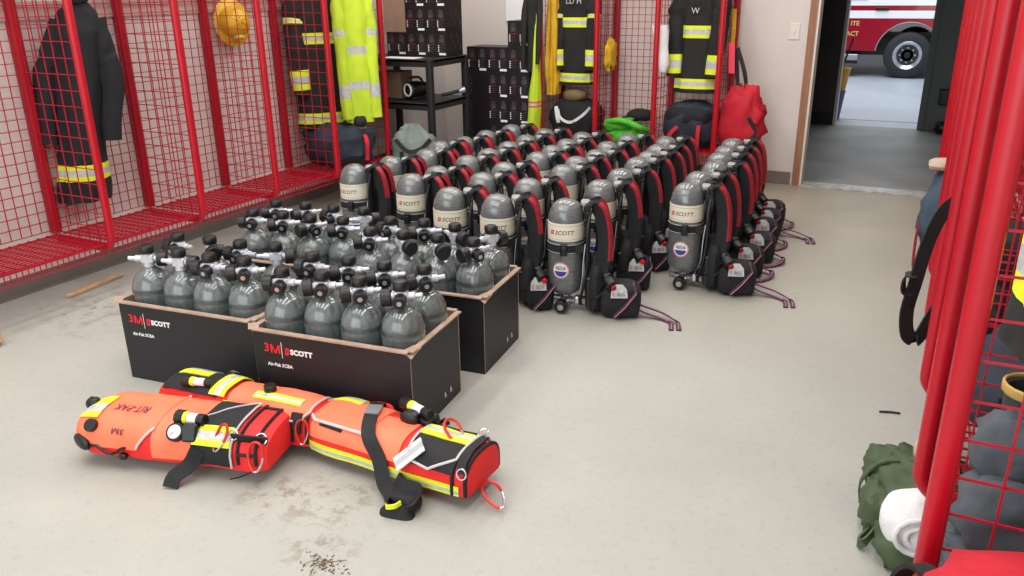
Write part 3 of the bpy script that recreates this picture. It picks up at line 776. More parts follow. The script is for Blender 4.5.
# bag 2: wedged behind the first against the cartons
t = empty('rescue_bag', (-2.05, 1.868, 0), R(5)); tag(t, 'orange rescue bag with black striped end, wedged against the cartons', 'rescue bag', 'orange rescue bags on the floor')
g = Bag(.66, .175, .18, 4.1, .75, .9); g.body(t, 'orange_red', 'orange_red', .8)
b = MB(); g.patch(b, .48, .985, .2, .86, .006, 0, 12, 12, .1, .2, .006); g.line(b, [(.5, .2), (.95, .2), (.985, .34), (.985, .7), (.95, .86)], .004, 1, .008)
b.build('top_flap', ['orange', 'piping'], t)
b = MB(); g.patch(b, .02, .40, .28, .92, .01, 0, 10, 12, thick=.012); bp = b.build('black_panel', 'black', t)
b = MB(); g.stripe(b, .06, .27, .5, .72, .0135); g.stripe(b, .36, .46, .3, .86, .0135, 'v'); b.build('reflective_stripe', ['yellow_r', 'reflect'], bp)
b = MB(); g.stripe(b, .46, .8, .2, .27, .0085); g.stripe(b, .62, .92, .38, .48, .009); b.build('side_stripe', ['yellow_r', 'reflect'], t)
b = MB(); b.cyl(g.S(.68, .5, .0), g.S(.68, .5, .03), .022, 14); b.build('black_toggle', 'rubber', t)
gauge_on(t, g, .34, .7, .022); torch_on(t, g, .17, .38, .36, .42, .022, .016)
b = MB()
for u in (.9, .985): g.line(b, [(u, .04), (u, .3)], .006, 0, .004, 10)
b.build('seam_binding', 'black', t)
b = MB(); b.ribbon([g.S(.94, .1 + .2 * k / 5, .012) for k in range(6)], .03, .006, side=(1, 0, 0)); b.build('webbing_strap', 'black', t)
carabiner(t, (-.335, -.03, .11), (R(30), R(20), .4), 1.1); carabiner(t, g.S(.97, .12, .014), (R(75), 0, R(14)), 1.0); ring(t, (-.31, -.055, .1), (R(60), 0, 0))

# bag 3: to the right, with the broad black shoulder strap
t = empty('rescue_bag', (-1.425, 1.908, 0), R(-1.5)); tag(t, 'orange rescue bag with broad black strap across it, lying alone at right', 'rescue bag', 'orange rescue bags on the floor')
g = Bag(.665, .215, .165, 8.7, .68, .92); g.body(t, 'orange_red', 'orange_red', .88)
b = MB(); g.patch(b, .03, .62, .12, .55, .005, 0, 14, 12); b.build('side_panel', 'orange', t)
b = MB(); g.patch(b, .03, .42, .30, .95, .01, 0, 12, 12, .05, .2, .012)
g.line(b, [(.05, .9), (.03, .6), (.05, .36), (.1, .3), (.42, .3)], .0055, 1, .012); g.line(b, [(.13, .275), (.27, .265)], .006, 2, .006)
b.build('top_flap', ['orange', 'piping', 'black'], t)
b = MB(); g.stripe(b, .0, .96, .015, .075, .006); b.build('base_stripe', ['yellow_r', 'reflect'], t)
b = MB(); g.stripe(b, .07, .24, .56, .68, .014); b.build('handle_stripe', ['yellow_r', 'reflect'], t)
b = MB(); g.patch(b, .66, .93, .16, .9, .009, 0, 8, 14, thick=.01); g.line(b, [(.66, .5), (.68, .2), (.8, .16), (.93, .32), (.935, .9)], .0045, 1, .011)
bp = b.build('black_panel', ['black', 'piping'], t)
b = MB(); g.stripe(b, .66, .93, .48, .58, .013); b.build('reflective_stripe', ['yellow_r', 'reflect'], bp)
b = MB()
for u in (.925, .99): g.line(b, [(u, .02), (u, .98)], .007, 0, .003, 20)
b.build('seam_binding', 'black', t)
# shoulder strap over the top and down to the floor
sp = spline([g.S(.24, .92, .015), g.S(.285, .72, .018), g.S(.355, .5, .016), g.S(.44, .3, .016), g.S(.525, .12, .016), g.S(.565, .02, .02) + Vector((.01, -.02, 0)), Vector((.09, -.165, .025)), Vector((.13, -.2, .006))], 5)
b = MB(); b.ribbon(sp, .046, .006, side=(1, .25, .0)); st = b.build('shoulder_strap', 'black', t)
b = MB(); b.ribbon([g.S(.335, .555, .023), g.S(.35, .52, .023), g.S(.365, .485, .023)], .05, .005, side=(1, .25, 0)); b.build('strap_buckle', 'steel', st)
b = MB(); b.ribbon(spline([(.09, -.13, .055), (.13, -.155, .055), (.18, -.15, .05), (.195, -.205, .02), (.16, -.225, .01), (.12, -.225, .02), (.115, -.2, .04)], 5), .055, .008, side=(.1, .5, .8))
b.blob((.15, -.17, .028), (.11, .07, .05), 6, n=3, amp=.12, nu=10, nv=16)
b.ribbon(spline([(.115, -.215, .03), (.13, -.235, .035), (.155, -.23, .042), (.165, -.21, .046)], 4), .014, .006, side=(0, 0, 1), mi=1)
b.build('strap_bundle', ['black', 'yellow_r'], st)
b = MB(); a = g.S(.63, .12, .02); c = g.S(.74, .36, .024)
k_ = (c - a) * .8; sd = k_.cross(Vector((0, -.5, 1))).normalized()
for a0, a1, m_ in ((-.5, -.22, 1), (-.22, .22, 0), (.22, .5, 1)): b.ribbon([a + sd * .044 * (a0 + a1) / 2 * 1.2, c + sd * .044 * (a0 + a1) / 2 * 1.2], .044 * (a1 - a0) * 1.2, .005, side=sd, mi=m_)
b.build('reflective_tab', ['line_grey', 'white'], t)
torch_on(t, g, .44, .68, .66, .56, .042, .018)
b = MB(); b.blob(g.S(.55, .56, .016), (.07, .05, .05), 3, nu=10, nv=16, n=3); b.box(g.S(.62, .62, .018), (.07, .06, .03), (R(10), 0, -.3), bev=.008); b.build('regulator_pouch', 'rubber', t)
b = MB(); b.tube([g.S(.62 + .08 * k / 5, .86 - .02 * k, .03 + .01 * math.sin(k)) for k in range(6)], .007, 6); b.build('air_hose', 'rubber', t)
b = MB(); b.tube(spline([g.S(.14, .9, .02), g.S(.2, .86, .035), g.S(.3, .84, .035), g.S(.34, .86, .02)], 5), .009, 8); b.build('carry_handle', 'orange_red', t)
b = MB(); b.ribbon([g.S(.955, .62, .012), g.S(.96, .45, .014), g.S(.965, .3, .014), g.S(.975, .2, .014)], .028, .006, side=(1, 0, 0)); b.build('webbing_strap', 'black', t)
carabiner(t, g.S(.83, .52, .02), (R(40), 0, R(70)), 1.2); carabiner(t, (.385, -.03, .035), (R(20), R(-10), R(55)), 1.25)
ring(t, g.S(.94, .62, .018), (R(40), 0, 0)); ring(t, g.S(.98, .2, .016), (R(70), 0, 0))

# ------------------------------------------------------------------ clothes and bags in the lockers
def garment_body(b, secs, bands=(), seed=0, fold=.2, n=36, dz=.02, close=True):
    """hanging cloth: secs = (z, half width, half depth, centre x, centre y); bands = (z0, z1) of yellow-silver-yellow trim"""
    secs = sorted(secs); z0, z1 = secs[0][0], secs[-1][0]
    def at(z):
        for a, c in zip(secs, secs[1:]):
            if a[0] <= z <= c[0] + 1e-9:
                t_ = (z - a[0]) / (c[0] - a[0]); t_ = t_ * t_ * (3 - 2 * t_)
                return [a[i] + (c[i] - a[i]) * t_ for i in range(1, 5)]
        return secs[-1][1:]
    zs = set(); k = int((z1 - z0) / dz)
    for i in range(k + 1): zs.add(round(z0 + (z1 - z0) * i / k, 4))
    for a, c in bands:
        for q in (0, .3, .7, 1): zs.add(round(a + (c - a) * q, 4))
    zs = sorted(z for z in zs if z0 - 1e-6 <= z <= z1 + 1e-6)
    o = len(b.v); e = 2 / 2.5; sg = lambda x: (abs(x) ** e) * (1 if x >= 0 else -1)
    for z in zs:
        w, d, cx, cy = at(min(max(z, z0), z1)); fade = .4 + .6 * (z1 - z) / (z1 - z0)
        for j in range(n):
            a = 2 * PI * j / n
            f = 1 + fold * fade * (noise.noise(Vector((math.cos(a) * 2.2 + seed * 5, math.sin(a) * 2.2, z * 1.6 + seed))) * 1.3 + .6 * noise.noise(Vector((math.cos(a) * 5 + seed, math.sin(a) * 5, z * 5))))
            b.v.append((cx + sg(math.cos(a)) * w * f, cy + sg(math.sin(a)) * d * f, z))
    for i in range(len(zs) - 1):
        zm = (zs[i] + zs[i + 1]) / 2; m_ = 0
        for a, c in bands:
            if a <= zm <= c: q = (zm - a) / (c - a); m_ = 2 if .3 < q < .7 else 1
        for j in range(n):
            b.f.append((o + i * n + j, o + i * n + (j + 1) % n, o + (i + 1) * n + (j + 1) % n, o + (i + 1) * n + j)); b.m.append(m_)
    b.f.append(tuple(o + j for j in range(n))[::-1]); b.m.append(0)
    b.f.append(tuple(o + (len(zs) - 1) * n + j for j in range(n))); b.m.append(0)
def sleeve(b, pts, rs, bands=(), seed=0, n=16):
    P = spline(pts, 8); L_ = len(P) - 1; ts = [i / L_ for i in range(L_ + 1)]
    for a, c in bands:
        for q in (0, .3, .7, 1): ts.append(a + (c - a) * q)
    ts = sorted(set(round(x, 4) for x in ts if 0 <= x <= 1))
    def pt(x): k = min(int(x * L_), L_ - 1); return P[k].lerp(P[k + 1], x * L_ - k)
    def rad(x):
        q = x * (len(rs) - 1); k = min(int(q), len(rs) - 2); return rs[k] + (rs[k + 1] - rs[k]) * (q - k)
    o = len(b.v)
    for i, x in enumerate(ts):
        p = pt(x); d = (pt(min(1, x + .03)) - pt(max(0, x - .03))).normalized()
        s1 = d.cross(Vector((0, 1, 0))).normalized(); s2 = d.cross(s1)
        for j in range(n):
            a = 2 * PI * j / n; f = 1 + .3 * noise.noise(Vector((math.cos(a) * 1.6 + seed * 3, math.sin(a) * 1.6, x * 7)))
            b.v.append(tuple(p + s1 * math.cos(a) * rad(x) * f + s2 * math.sin(a) * rad(x) * f * .8))
    for i in range(len(ts) - 1):
        xm = (ts[i] + ts[i + 1]) / 2; m_ = 0
        for a, c in bands:
            if a <= xm <= c: q = (xm - a) / (c - a); m_ = 2 if .3 < q < .7 else 1
        for j in range(n):
            b.f.append((o + i * n + j, o + i * n + (j + 1) % n, o + (i + 1) * n + (j + 1) % n, o + (i + 1) * n + j)); b.m.append(m_)
    b.f.append(tuple(o + j for j in range(n))[::-1]); b.m.append(0)
    b.f.append(tuple(o + (len(ts) - 1) * n + j for j in range(n))); b.m.append(0)
def coat(name, loc, rz, label, cat, m0, hw=.2, hd=.085, top=1.66, hem=.6, bands=(), cuffz=.72, sb=((.84, .96),), seed=1, splay=.02, group=None, trim=('yellow_r', 'reflect'), text=None, lean=0):
    t = empty(name, loc, rz); tag(t, label, cat, group)
    h = top - hem
    b = MB(); garment_body(b, [(hem, hw * .98, hd, 0, 0), (hem + h * .35, hw * .86, hd * .95, 0, 0), (top - .22, hw * .92, hd * .9, 0, 0), (top - .13, hw * .8, hd * .7, 0, 0), (top - .05, hw * .34, hd * .5, 0, 0), (top, hw * .28, hd * .45, 0, 0)], bands, seed)
    if text:
        w_, tx, tz, ts = text; b.text(w_, ts, lambda x, y: (tx + x, -hd * 1.12, tz + y), 2)
    sh = lambda b: setattr(b, 'v', [(p[0] - lean * max(0, top - p[2]) / h, p[1], p[2]) for p in b.v])
    sh(b); b.build('coat_body', [m0, *trim], t, sharp=70)
    for s in (-1, 1):
        b = MB(); x = hw * .78 * s
        k_ = min(1, hw / .17)
        sleeve(b, [(x * .85, 0, top - .15), (x * 1.05 + .02 * s, -.012, top - .32), (x * 1.1 + splay * s, -.03, (top + cuffz) / 2 - .05), (x * 1.02 + splay * s, -.055, cuffz)], [.07 * k_, .078 * k_, .068 * k_, .06 * k_], sb, seed + s)
        sh(b); b.build('sleeve', [m0, *trim], t, sharp=70)
    b = MB(); b.tube([(hw * .33 * math.cos(a), hd * .6 * math.sin(a), top - .035 + .02 * math.sin(a)) for a in [2 * PI * k / 14 for k in range(14)]], .02, 8, closed=True)
    b.build('collar', m0, t)
    if top < 1.6: MB().tube([(0, 0, top - .03), (0, .005, 1.60), (.0, .02, 1.665)], .006, 6).build('hanging_loop', 'black', t)
    return t
TB = lambda z, w=.075: (z - w / 2, z + w / 2)
coat('turnout_coat', (-3.965, 2.90, 0), R(47), 'blue black turnout coat hanging in the left lockers, yellow hem', 'coat', 'turnout_blue', hw=.125, hd=.1, top=1.52, hem=.44, bands=(TB(.60, .085),), cuffz=.76, splay=.05, lean=.15, sb=(), seed=3)
coat('turnout_coat', (-3.97, 4.74, 0), R(60), 'black turnout coat with yellow bands behind the lime jacket', 'coat', 'turnout', hw=.2, hd=.09, hem=.56, bands=(TB(.63), TB(1.18)), cuffz=.8, sb=((.40, .49), (.86, .97)), seed=5)
coat('safety_jacket', (-3.715, 4.80, 0), R(55), 'lime high visibility jacket hanging at the front of the left lockers', 'jacket', 'lime', hw=.105, hd=.07, hem=.60, bands=(TB(.86, .055), TB(1.1, .055)), cuffz=.63, sb=((.5, .56), (.84, .9)), seed=9, trim=('reflect', 'reflect'))
coat('safety_vest', (-4.02, 4.99, 0), R(40), 'orange safety vest hanging behind the lime jacket', 'vest', 'orange_vest', hw=.09, hd=.04, hem=1.15, cuffz=1.25, sb=(), seed=11)
coat('turnout_coat', (-2.70, 6.40, 0), R(3), 'black turnout coat in the first locker of the back wall', 'coat', 'turnout', hw=.145, hd=.085, hem=.74, bands=(TB(.80, .07), TB(1.23)), cuffz=.86, sb=((.5, .58), (.86, .97)), seed=13, text=('LD H', 0, 1.39, .06))
coat('turnout_coat', (-1.705, 6.40, 0), R(-4), 'black turnout coat above the navy bag with red straps', 'coat', 'turnout', hw=.165, hd=.09, hem=.72, bands=(TB(.79, .075), TB(1.17, .09)), cuffz=.84, sb=((.86, .98),), seed=17, text=('W', .0, 1.32, .06))
coat('work_jacket', (-2.97, 6.14, 0), R(0), 'plain black jacket hanging between the carton stack and back lockers', 'jacket', 'turnout', hw=.055, hd=.035, hem=.86, cuffz=.92, sb=(), seed=19)
t = empty('yellow_coat', (-2.88, 6.34, 0)); tag(t, 'golden yellow coat hanging beside the first back wall turnout coat', 'coat')
b = MB(); garment_body(b, [(.66, .045, .07, 0, 0), (1.0, .05, .075, 0, 0), (1.5, .045, .06, 0, 0), (1.66, .02, .03, 0, 0)], (), 4, .5); b.build('coat_body', 'yellow_cloth', t, sharp=70)
t = empty('lime_coat', (-2.955, 6.135, 0)); tag(t, 'lime coat hanging low outside the back lockers beside the cartons', 'coat')
b = MB(); garment_body(b, [(.30, .05, .06, -.02, 0), (.6, .045, .06, 0, 0), (.95, .025, .04, .015, 0), (1.3, .012, .02, .02, 0)], (TB(.6, .05),), 6, .2); b.build('coat_body', ['lime', 'orange_vest', 'reflect'], t, sharp=70)
# coat in the near right locker
coat('turnout_coat', (.29, 1.78, 0), R(95), 'dark turnout coat in the right-hand row above the boots', 'coat', 'turnout', hw=.13, hd=.10, hem=.82, bands=(TB(.99, .14),), cuffz=.9, sb=((.7, .85),), seed=23)

def helmet(name, loc, rot, label, s=1.0):
    t = empty(name, loc); t.rotation_euler = rot; tag(t, label, 'helmet')
    b = MB(); b.lathe([(.125 * s, 0), (.124 * s, .03 * s), (.112 * s, .08 * s), (.085 * s, .12 * s), (.045 * s, .142 * s), (.005, .148 * s)], 24)
    for k in range(3): b.tube([(.118 * s * math.cos(a) * math.cos(R(60 * k)), .118 * s * math.cos(a) * math.sin(R(60 * k)), .02 * s + .132 * s * math.sin(a)) for a in [PI * q / 10 for q in range(11)]], .006 * s, 6)
    b.build('shell', 'helmet', t)
    b = MB(); b.lathe([(.118 * s, .004), (.165 * s, -.012 * s), (.168 * s, -.008 * s), (.12 * s, .018 * s)], 28, mtx=Matrix.Diagonal((1.12, .92, 1, 1))); b.build('brim', 'helmet', t)
    MB().blob((.12 * s, 0, .06 * s), (.03, .07, .09), n=3, amp=0, nu=8, nv=12).build('front_shield', 'tan', t)
helmet('fire_helmet', (-4.07, 4.03, 1.31), (R(20), R(84), 0), 'round yellow fire helmet hanging in the left lockers', .78)
o = MB().blob((0, 0, 0), (.07, .16, .24), 7, amp=.5, fr=3.4, nu=14, nv=24).build('yellow_hood', 'yellow_cloth', sharp=80); o.location = (-2.405, 6.40, .98); tag(o, 'crumpled yellow hood hanging in the middle back wall locker', 'hood')

def bag(name, label, c, d, m, seed=1, rot=0, cat='bag', straps=(), sm='black', amp=.12, n=2.8, base=None, group=None):
    z = base if base is not None else c[2] - d[2] / 2
    t = empty(name, (c[0], c[1], z), rot); tag(t, label, cat, group)
    b = MB(); b.blob((0, 0, d[2] / 2), d, seed, n, amp, 2.4, 16, 30); b.build('bag_body', m, t, sharp=70)
    for q in straps:
        b = MB(); w = .03; pts = q
        b.ribbon(spline(pts, 6), w, .006, side=(1, .1, .1) if abs(pts[0][0] - pts[-1][0]) < .08 else (0, .3, 1)); b.build('strap', sm, t)
    return t
Zs = .292
t = bag('duffel_bag', 'navy duffel bag on the shelf beneath the lime jacket', (-3.86, 4.72, Zs + .15), (.46, .46, .30), 'navy', 3, R(60), amp=.26, straps=([(.12, -.22, .05), (.13, -.2, .2), (.13, -.05, .28), (.13, .1, .27)], [(-.1, -.22, .02), (-.1, -.21, .18), (-.1, -.05, .285)]), sm='bag_red')
t = empty('work_boots', (-3.72, 4.76, .55)); C.objects.unlink(t); bpy.data.objects.remove(t)
b = MB(); b.blob((0, 0, .02), (.11, .24, .05), 2, n=3, amp=.05, nu=8, nv=20, mi=1); b.blob((0, .05, .075), (.1, .14, .13), 4, amp=.05, nu=10, nv=16); b.blob((0, -.06, .055), (.095, .13, .075), 5, amp=.05, nu=8, nv=16)
o = b.build('work_boot', ['turnout', 'sole']); o.location = (-3.74, 4.80, .585); o.rotation_euler = (R(20), 0, R(50)); tag(o, 'dark boot with brown sole on top of the navy duffel bag', 'boot')
bag('cloth_bundle', 'small grey bundle on the shelf at the end of the left lockers', (-3.88, 4.985, Zs + .11), (.2, .13, .22), 'sage', 8, cat='bundle')
t = bag('duffel_bag', 'black duffel with white stripes under the first back wall coat', (-2.70, 6.42, Zs + .165), (.445, .34, .33), 'turnout_blue', 5, 0, amp=.16)
b = MB(); b.ribbon(spline([(-.1, -.17, .26), (-.07, -.18, .19), (.02, -.185, .16), (.12, -.17, .22), (.17, -.13, .28)], 5), .022, .006, side=(.2, 0, 1)); b.ribbon(spline([(-.12, -.16, .28), (-.1, -.18, .2), (-.09, -.175, .15)], 4), .03, .006, side=(1, 0, 0)); b.build('piping_trim', 'white_cloth', t)
o = MB().blob((0, 0, .055), (.2, .16, .11), 6, n=2.4, amp=.1, nu=10, nv=18).build('knit_hat', 'sole'); o.location = (-2.70, 6.38, .60); tag(o, 'brown knit hat on top of the striped black duffel', 'hat')
b = MB(); b.blob((0, 0, .07), (.37, .32, .16), 9, n=2.2, amp=.3, fr=2.8, nu=16, nv=30); b.blob((-.06, -.06, .15), (.24, .18, .1), 4, amp=.35, nu=12, nv=22); b.tube(spline([(-.16, -.1, .17), (-.02, -.17, .2), (.12, -.13, .15), (.17, -.04, .11)], 5), .025, 8)
o = b.build('green_cloth', 'green_cloth', sharp=80); o.location = (-2.22, 6.40, Zs); tag(o, 'bright green cloth heaped in the middle back wall locker', 'cloth')
b = MB(); b.blob((0, 0, .05), (.22, .16, .1), 3, n=2.3, amp=.1, nu=10, nv=18); b.blob((-.08, -.03, .03), (.12, .14, .02), 1, nu=6, nv=14)
o = b.build('flat_hat', 'turnout'); o.location = (-2.17, 6.50, .455); tag(o, 'dark hat lying on top of the bright green cloth', 'hat')
t = bag('duffel_bag', 'navy bag with red straps under the last back wall coat', (-1.715, 6.41, Zs + .18), (.43, .34, .36), 'navy', 12, 0, amp=.1, straps=([(-.14, -.17, -.02), (-.13, -.18, .1), (-.07, -.16, .18)], [(.1, -.18, -.06), (.1, -.19, .08), (.1, -.175, .2)]), sm='bag_red')
MB().blob((0, -.06, .25), (.38, .22, .16), 5, n=3, amp=.08, nu=10, nv=20).build('top_pocket', 'turnout_blue', t)
t = bag('rucksack', 'red rucksack hanging on the end of the back wall lockers', (-1.315, 6.35, .53), (.33, .2, .52), 'bag_red', 15, R(-8), n=2.3, amp=.36, straps=([(-.03, -.02, .40), (-.06, -.02, .6), (-.09, 0, .78)], [(.03, -.02, .42), (.0, -.02, .6), (-.08, 0, .79)], [(.08, -.09, .3), (.13, -.08, .2), (.1, -.09, .1)]), sm='black')
o = MB().box((0, 0, 0), (.045, .006, .22), (0, R(-4), 0), bev=.003).build('tag_card', 'card'); o.location = (-1.415, 6.285, .99); tag(o, 'pinkish red card strip hanging above the red rucksack', 'card')
t = empty('cotton_glove', (-1.955, 6.255, .88), R(6)); tag(t, 'white cotton work glove hanging by the last back wall locker', 'glove')
b = MB(); garment_body(b, [(.0, .03, .022, .03, 0), (.06, .058, .028, .015, 0), (.2, .055, .025, .005, 0), (.34, .062, .03, -.01, 0)], (), 5, .18, 18); b.build('glove_body', 'white_cloth', t)
# gear hanging on the far side of the last back locker divider
t = empty('yellow_strap', (-1.47, 6.5, 1.05)); tag(t, 'thin yellow strap hanging at the end of the back lockers', 'strap')
b = MB(); b.ribbon(spline([(.0, 0, .28), (.01, -.02, .1), (.0, 0, -.1)], 5), .03, .006, side=(1, 0, 0)); b.build('webbing', 'yellow_cloth', t)

# ------------------------------------------------------------------ shelf unit and black cartons at the back left
t = empty('shelf_unit', (-3.76, 5.57, 0)); tag(t, 'black shelf unit carrying cartons between left lockers and carton stack', 'shelf')
for z in (1.0, .68, .2):
    b = MB(); b.box((0, 0, z - .012), (.70, .56, .024), bev=.006); b.box((0, -.27, z - .03), (.70, .02, .05)); b.box((.34, 0, z - .03), (.02, .56, .05)); b.box((0, .27, z - .03), (.70, .02, .05)); b.build('shelf_board', 'shelf_black', t)
for sx in (-1, 1):
    for sy in (-1, 1): MB().box((.33 * sx, .26 * sy, .5), (.046, .046, 1.0), bev=.004).build('post', 'shelf_black', t)
o = MB().box((0, 0, 0), (.3, .13, .003)).build('paper_sheet', 'white'); o.location = (-3.72, 5.38, 1.002); tag(o, 'white paper sheet on top of the black shelf unit', 'paper')
def make_carton(face=True):
    w, d, h = .183, .235, .203; b = MB(); b.box((0, 0, h / 2), (w, d, h))
    y = -d / 2 - .0012
    q = lambda x, z: (x, y, z)
    def rect(x0, x1, z0, z1, mi): b.add([q(x0, z0), q(x1, z0), q(x1, z1), q(x0, z1)], [(0, 1, 2, 3)], mi)
    if face:
        for k, x in enumerate((-.045, .046)):
            rect(x - .022, x + .022, .12, .165, 1); rect(x - .016, x + .016, .16, .185, 1)
            rect(x - .03, x + .035, .102, .108, 2 if k == 0 else 1)
            for i in range(4): rect(x - .034, x - .024, .045 + .015 * i, .053 + .015 * i, 3); rect(x - .02, x + .02 - .006 * (i % 2), .047 + .015 * i, .051 + .015 * i, 1)
        rect(.02, .08, .016, .034, 3)
        s_ = lambda yy, z: (w / 2 + .0012, yy, z)
        for i in range(7):
            yy = -.09 + .027 * i; z = .05 + .05 * ((i * 5) % 3); b.add([s_(yy, z), s_(yy + .02, z + .01), s_(yy + .022, z + .045), s_(yy + .004, z + .04)], [(0, 1, 2, 3)], 1)
    else:
        for i in range(6):
            z = .02 + .028 * i; x = -.085 + .012 * (i % 2); b.add([q(x, z), q(x + .02, z + .005), q(x + .026, z + .02), q(x + .006, z + .022)], [(0, 1, 2, 3)], 1)
    return b.build('mask_carton', ['mask_carton', 'mask_art', 'mask_red', 'white'], smooth=False, recalc=False)
kA = make_carton(); kB = make_carton(False); uA = uB = False
def carton(x, y, z, face, label, group):
    global uA, uB
    if face: o = kA if not uA else kA.copy(); new = uA; uA = True
    else: o = kB if not uB else kB.copy(); new = uB; uB = True
    if new: C.objects.link(o)
    o.location = (x, y, z); tag(o, label, 'carton', group)
    o.scale = (1, 1, .18 / .203) if y < 5.8 else (1.054, 1.05, .2075 / .203)
rown = ['bottom', 'second', 'third', 'fourth', 'fifth', 'sixth']
for c_, x in enumerate((-3.495, -3.301, -3.107)):
    for r_ in range(6 if c_ == 2 else 5):
        carton(x, 6.27, .208 * r_, not (c_ == 0 and r_ < 4),
               'black carton in the floor stack, %s layer, %s' % ('bottom' if r_ == 0 else rown[r_], ('column by the shelf unit', 'middle column', 'column by the back lockers')[c_]), 'black cartons stacked on the floor')
for c_, x in enumerate((-3.875, -3.69, -3.505)):
    for r_ in range(1 if c_ == 0 else 3):
        carton(x, 5.66, 1.001 + .18 * r_, True, 'black carton on the shelf unit, %s layer, %s' % (('bottom', 'middle', 'top')[r_], ('column under the brown carton', 'middle column', 'column at the open end')[c_]), 'black cartons on the shelf unit')
o = MB().box((0, 0, .17), (.185, .25, .34)).build('brown_carton', 'brown_carton', smooth=False); o.location = (-3.875, 5.64, 1.182); tag(o, 'plain brown carton on top of the black shelf unit cartons', 'carton')
o = MB().box((0, 0, .1), (.22, .2, .2)).build('brown_carton', 'brown_carton', smooth=False); o.location = (-3.93, 5.56, .682); o.rotation_euler.z = R(8); tag(o, 'plain brown carton on the middle board of the black shelf unit', 'carton')
t = empty('searchlight', (-3.68, 5.45, .682), R(-20)); tag(t, 'black searchlight with pale lens ring on the middle shelf board', 'searchlight')
b = MB(); b.cyl((0, .06, .075), (0, -.05, .075), .065, 22); b.cyl((0, .14, .075), (0, .06, .075), .05, 18); b.box((0, .03, .012), (.09, .14, .024), bev=.005); b.build('lamp_body', 'rubber', t)
b = MB(); b.tube([(.045 * math.cos(a), -.052, .075 + .045 * math.sin(a)) for a in [2 * PI * k / 20 for k in range(20)]], .008, 8, closed=True); b.build('lens_ring', 'white', t)
b = MB(); b.cyl((0, -.05, .075), (0, -.052, .075), .036, 18); b.build('lens', 'glass', t)
MB().tube(spline([(0, .1, .12), (0, .06, .165), (0, -.02, .165), (0, -.04, .13)], 5), .01, 8).build('carry_handle', 'rubber', t)
t = empty('flashlight', (-3.46, 5.68, .70), R(35)); tag(t, 'slim black flashlight lying on the middle shelf board', 'flashlight')
b = MB(); b.cyl((-.09, 0, .0), (.05, 0, .03), .014, 14); b.build('barrel', 'rubber', t); MB().cyl((.05, 0, .03), (.1, 0, .042), .021, 14, r2=.024).build('lamp_head', 'steel', t)
t = bag('tote_bag', 'sage grey bag with black strap on the floor by the shelf unit', (-3.5, 5.16, .26), (.36, .22, .52), 'sage', 21, R(20), n=2.2, amp=.28, straps=([(-.12, -.1, .44), (-.02, -.13, .36), (.08, -.12, .38), (.14, -.06, .44)], [(-.06, -.12, .05), (-.05, -.13, .2), (-.08, -.1, .35)]), sm='black')
o = MB().blob((0, 0, .13), (.2, .2, .26), 31, amp=.2, nu=12, nv=20).build('cloth_bundle', 'sage'); o.location = (-3.3, 5.72, 0); tag(o, 'pale grey bundle on the floor at the open end of shelf unit', 'bundle')
o = MB().box((0, 0, .3), (.26, .02, .6), bev=.004).build('whiteboard', 'white'); o.location = (-3.36, 6.67, 1.22); tag(o, 'white board on the back wall above the stacked cartons', 'board')
b = MB(); b.lathe([(.028, 0), (.03, .005), (.03, .07), (.02, .085), (.014, .09), (.014, .105)], 16); o = b.build('tan_jar', 'beige'); o.location = (-3.055, 6.2, 1.2485); tag(o, 'small tan jar on top of the tallest carton column', 'jar')

# ------------------------------------------------------------------ things along the right-hand row
def heap(name, label, cat, parts, m, loc, rot=0, sub=()):
    t = empty(name, loc, rot); tag(t, label, cat)
    b = MB()
    for (c, d, sd, am) in parts: b.blob(c, d, sd, 2.4, am, 2.4, 16, 28)
    b.build('cloth', m, t, sharp=80); return t
heap('bunker_trousers', 'grey blue bunker trousers bunched on the shelf in the right-hand row', 'trousers',
     [((-.02, .0, .08), (.36, .34, .18), 2, .2), ((-.09, -.06, .21), (.2, .2, .2), 5, .25), ((.08, -.04, .2), (.22, .26, .16), 8, .25), ((-.1, .02, .32), (.15, .16, .16), 3, .25), ((-.07, -.1, .13), (.26, .14, .1), 13, .3), ((.05, -.1, .26), (.26, .12, .08), 14, .3)], 'grey_cloth', (.335, 1.70, Zs))
def boot(loc, rz, label):
    t = empty('rubber_boot', loc, rz); tag(t, label, 'boot', 'rubber boots in the right-hand row')
    b = MB()
    b.blob((0, -.05, .05), (.1, .29, .1), 2, n=2.8, amp=.03, nu=10, nv=22)
    b.lathe([(.045, .03), (.05, .1), (.052, .2), (.06, .34), (.064, .36), (.054, .355), (.045, .2)], 20, mtx=Matrix.Translation((0, .045, 0)))
    b.build('boot_upper', 'boot', t)
    MB().blob((0, -.05, .012), (.112, .3, .026), 3, n=3, amp=0, nu=6, nv=22).build('sole', 'rubber', t)
    b = MB(); b.lathe([(.0645, .345), (.067, .348), (.067, .366), (.0625, .369), (.0600, .366), (.0645, .345)], 20, cap=False, mtx=Matrix.Translation((0, .045, 0))); b.build('top_trim', 'tan', t)
    b = MB(); b.tube(spline([(-.055, .045, .33), (-.03, -.02, .27), (.03, -.025, .24), (.058, .045, .3)], 6), .006, 6); b.build('pull_loop', 'tan', t)
boot((.33, 1.97, Zs - .003), R(80), 'dark rubber boot with tan top edge, beside the row opening')
boot((.44, 1.95, Zs), R(95), 'dark rubber boot with tan top edge, deeper in the locker')
